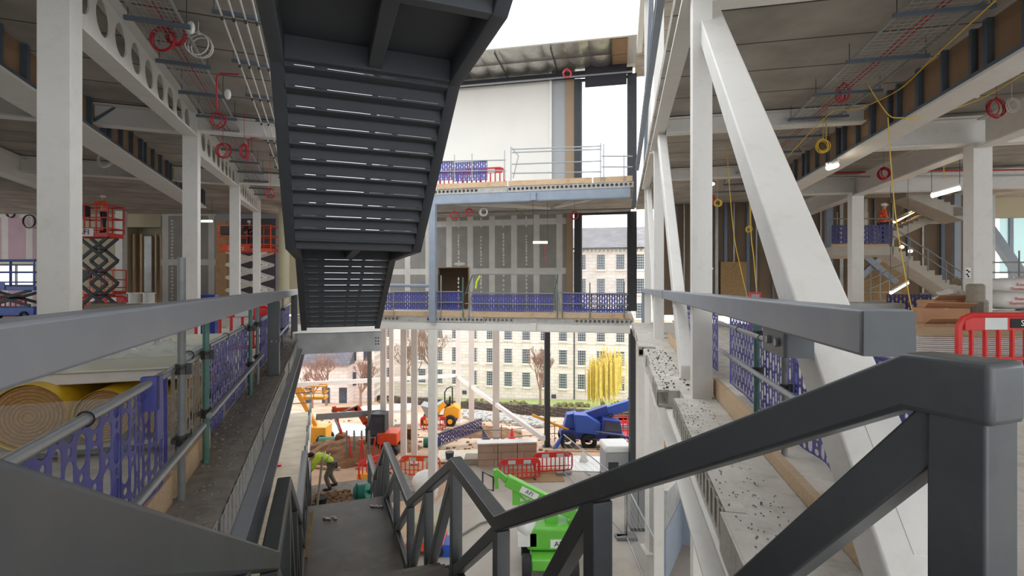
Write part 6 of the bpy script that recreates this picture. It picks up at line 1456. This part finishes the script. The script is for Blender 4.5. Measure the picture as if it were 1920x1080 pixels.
solo('diagonal_pole', MB().tube(WP(998, 778, 26), WP(1066, 806, 26), .07, 8), M['yellow'], 'yellow pole slanting beside the dark column', 'pole')
# spoil, rubble, sheets, pipes
def mound(px, py, w_, d, h, m, label, seed, n=60):
    q_ = G(px, py); mb = MB(); rr = random.Random(seed); N = 22; vs = []; fs = []
    for j in range(N):
        for i in range(N):
            u, v = i/(N-1)*2-1, j/(N-1)*2-1; e = max(0, 1-(u*u+v*v)); vs.append((q_[0]+u*w_, q_[1]+v*d, gz(q_[1]+v*d)-.05+h*e**.8+(rr.uniform(-.07, .07) if e > 0 else 0)))
    for j in range(N-1):
        for i in range(N-1): a = j*N+i; fs.append((a, a+1, a+N+1, a+N))
    mb.add(vs, fs); solo('spoil_heap', mb, M[m], label, 'soil', kind='stuff', smooth=False)
mound(645, 850, 2.4, 2.2, .7, 'mud', 'brown earth heap under the excavator bucket', 1); mound(900, 812, 2.6, 2, .45, 'mud', 'brown earth between the frame columns', 2)
mound(1330, 845, 3, 3, .8, 'mud', 'brown rubble heap seen under the right slab', 3); mound(730, 842, 1.6, 1.6, .6, 'mud', 'brown earth beside the excavator cab', 4)
mb = MB(); rr = random.Random(21)
for k in range(330):
    px = rr.uniform(868, 1015); py = 778+(px-868)*.10+rr.uniform(-7, 9); q_ = G(px, py); s = rr.uniform(.10, .3); mb.ell((q_[0], q_[1], q_[2]+s*.5), (s, s, s*.6), 5, 3)
solo('rubble', mb, M['slab_edge'], 'bank of grey broken stones behind the white frame columns', 'rubble', kind='stuff', smooth=False)
for k in range(5):
    q_ = G(598+k*5, 822-k*5); solo('cladding_sheet', MB().box(0, 3.0, 0, .7, 0, .06), M['white_plastic'] if k % 2 else M['galv'], 'pale cladding sheet lying in the pile left of the excavator bucket, '+['lowest and nearest', 'second from the front', 'middle', 'second from the back', 'rearmost'][k], 'sheet', at=(q_[0], q_[1], q_[2]+.02*k), rz=.1-.05*k)
for k in range(6):
    q_ = G(640+k*3, 775-k*1.5); mb = MB().tube((0, 0, .12), (6.0, 1.0, .12), .13, 10); solo('pipe_length', mb, M['white_plastic'], 'long white pipe length lying behind the excavator boom', 'pipe', at=q_, group='white pipes behind the excavator', rz=.02*k)
for (px, py, l) in ((598, 838, 'teal plastic sack by the excavator bucket'), (794, 838, 'teal drum left of the net pit')):
    q_ = G(px, py); solo('teal_drum', MB().path([(0, 0, .25), (.85, .1, .25)], .25, 14), M['teal'], l, 'drum', at=q_)
q_ = G(1170, 822); t = thing('red_cage', 'red steel stillage cage behind the dark column on the right', 'cage', 'W', q_, local=True); mb = MB()
for z in (0.02, .45, .9, 1.3): mb.path([(-.6, 0, z), (1.0, 0, z), (1.0, 1.1, z), (-.6, 1.1, z)], .035, 6, closed=True)
for x in (-.6, .2, 1.0):
    for y in (0, 1.1): mb.tube((x, y, 0), (x, y, 1.3), .035, 6)
part('cage_frame', mb, M['red'], t); part('cage_floor', MB().box(-.6, 1.0, 0, 1.1, .05, .1), M['red'], t)
for k in range(4):
    q_ = G(1140+12*k, 803); solo('green_frame', MB().path([(0, 0, .1), (0, 0, .9), (1.1, 0, .9), (1.1, 0, .1)], .04, 6, closed=True).box(0, 1.1, -.02, .02, .4, .55), M['green'], 'green guard frame behind the blue crane', 'frame', at=(q_[0]-.4, q_[1]+.5, q_[2]), group='green guard frames')
mb = MB(); rr = random.Random(31)
for k in range(5):
    px, py = 660+k*12, 880+rr.uniform(-12, 12); q_ = G(px, py)
    solo('red_prop', MB().tube((0, 0, 0), (rr.uniform(-.2, .3), 0, 1.2), .035, 6).box(-.1, .1, -.1, .1, 0, .03), M['red'], 'red steel prop standing among the clutter behind the stair foot', 'prop', at=q_, group='red props by the stair foot')
t = thing('timber_rack', 'stack of dark pallets between the frame columns', 'pallets', 'W', G(752, 838), local=True)
for k in range(8): part('pallet', MB().box(-.5, .6, 0, .9, .12*k, .12*k+.07), M['mud'], t)
solo('mixer_tank', MB().ell((0, 0, .45), (.55, .4, .42), 14, 8).box(-.4, .4, -.3, .3, 0, .15), M['white_plastic'], 'white rounded machine hood behind the shorter balustrade peak', 'machine', at=G(800, 925))
solo('grey_bucket', MB().path([(0, 0, 0), (0, 0, .35)], .16, 12, r2=.2), M['dark'], 'dark bucket on the ground left of the block stack', 'bucket', at=G(843, 862))
solo('road_cone', MB().path([(0, 0, .04), (0, 0, .6)], .18, 12, r2=.03).box(-.22, .22, -.22, .22, 0, .04), M['red'], 'red cone beyond the net pit', 'cone', at=G(960, 822))

# more clutter on the lower site
rr = random.Random(77)
for k in range(9):
    q_ = G(610+k*9, 868+rr.uniform(-14, 16)); solo('timber_length', MB().box(-.7, .7, -.05, .05, 0, .08), M['timber_grey' if k % 2 else 'timber'], 'loose timber length on the ground behind the stair foot', 'timber', at=q_, group='loose timbers behind the stair foot', rz=rr.uniform(-.6, .6))
for k in range(4):
    q_ = G(650+k*14, 862); solo('steel_post', MB().tube((0, 0, 0), (0, 0, 1.3), .04, 6).box(-.12, .12, -.12, .12, 0, .03), M['galv_dull'], 'short grey post standing among the clutter behind the stair foot', 'post', at=q_, group='grey posts behind the stair foot')
q_ = G(690, 900); solo('yellow_case', MB().box(-.4, .4, -.2, .2, 0, .3), M['yellow'], 'yellow case on the ground just beyond the stair foot', 'case', at=q_, bevel=.03)
P_ = [Vector(G(x, y))+Vector((0, 0, .06)) for x, y in ((860, 1010), (900, 985), (960, 968), (1020, 985), (1050, 1050))]; solo('hose', MB().path(P_, .035, 6), M['galv_dull'], 'grey hose lying on the concrete floor beside the green lift', 'hose')
q_ = G(838, 1035); solo('blue_crate', MB().box(-.35, .35, -.3, .3, 0, .35), M['blue'], 'blue crate on the floor seen through the balustrade posts', 'crate', at=q_, bevel=.02)
q_ = G(800, 1030); t = thing('scissor_lift', 'small grey machine with orange base seen through the balustrade', 'machine', 'W', q_, local=True)
part('machine_body', MB().box(-.5, .5, -.4, .4, .35, .95), M['wall_beige'], t, bevel=.08); part('base', MB().box(-.55, .55, -.45, .45, .15, .38), M['orange'], t, bevel=.04)
for dx in (-.4, .4):
    for dy in (-.42, .42): part('wheel', MB().wheel((dx, dy, .16), .16, .12, 1), M['black'], t)
for k, (px, py, w_, h_, m, l) in enumerate(((1130, 815, 1.6, .5, 'steel_blue', 'blue-grey crate stack behind the crane cab'), (905, 868, .8, .3, 'slab_edge', 'low grey block left of the block stack'), (870, 872, 1.2, .25, 'timber_grey', 'grey timber pack left of the block stack'), (700, 812, 1.6, .5, 'slab_edge', 'pale pack of sheets behind the excavator'), (1250, 800, 2.2, .6, 'wall_grey', 'grey pack of sheets seen below the right slab'))):
    solo('material_pack', MB().box(0, w_, 0, .8, 0, h_), M[m], l, 'pack', at=G(px, py), bevel=.02)
rr = random.Random(5); mb = MB()
for k in range(300):
    px, py = rr.uniform(600, 1180), rr.uniform(785, 850); q_ = G(px, py); s = rr.uniform(.04, .14); mb.ell((q_[0], q_[1], q_[2]+s*.3), (s, s, s*.5), 5, 3)
solo('rubble', mb, M['mud'], 'brown clods scattered over the open earth of the site', 'rubble', kind='stuff', smooth=False)
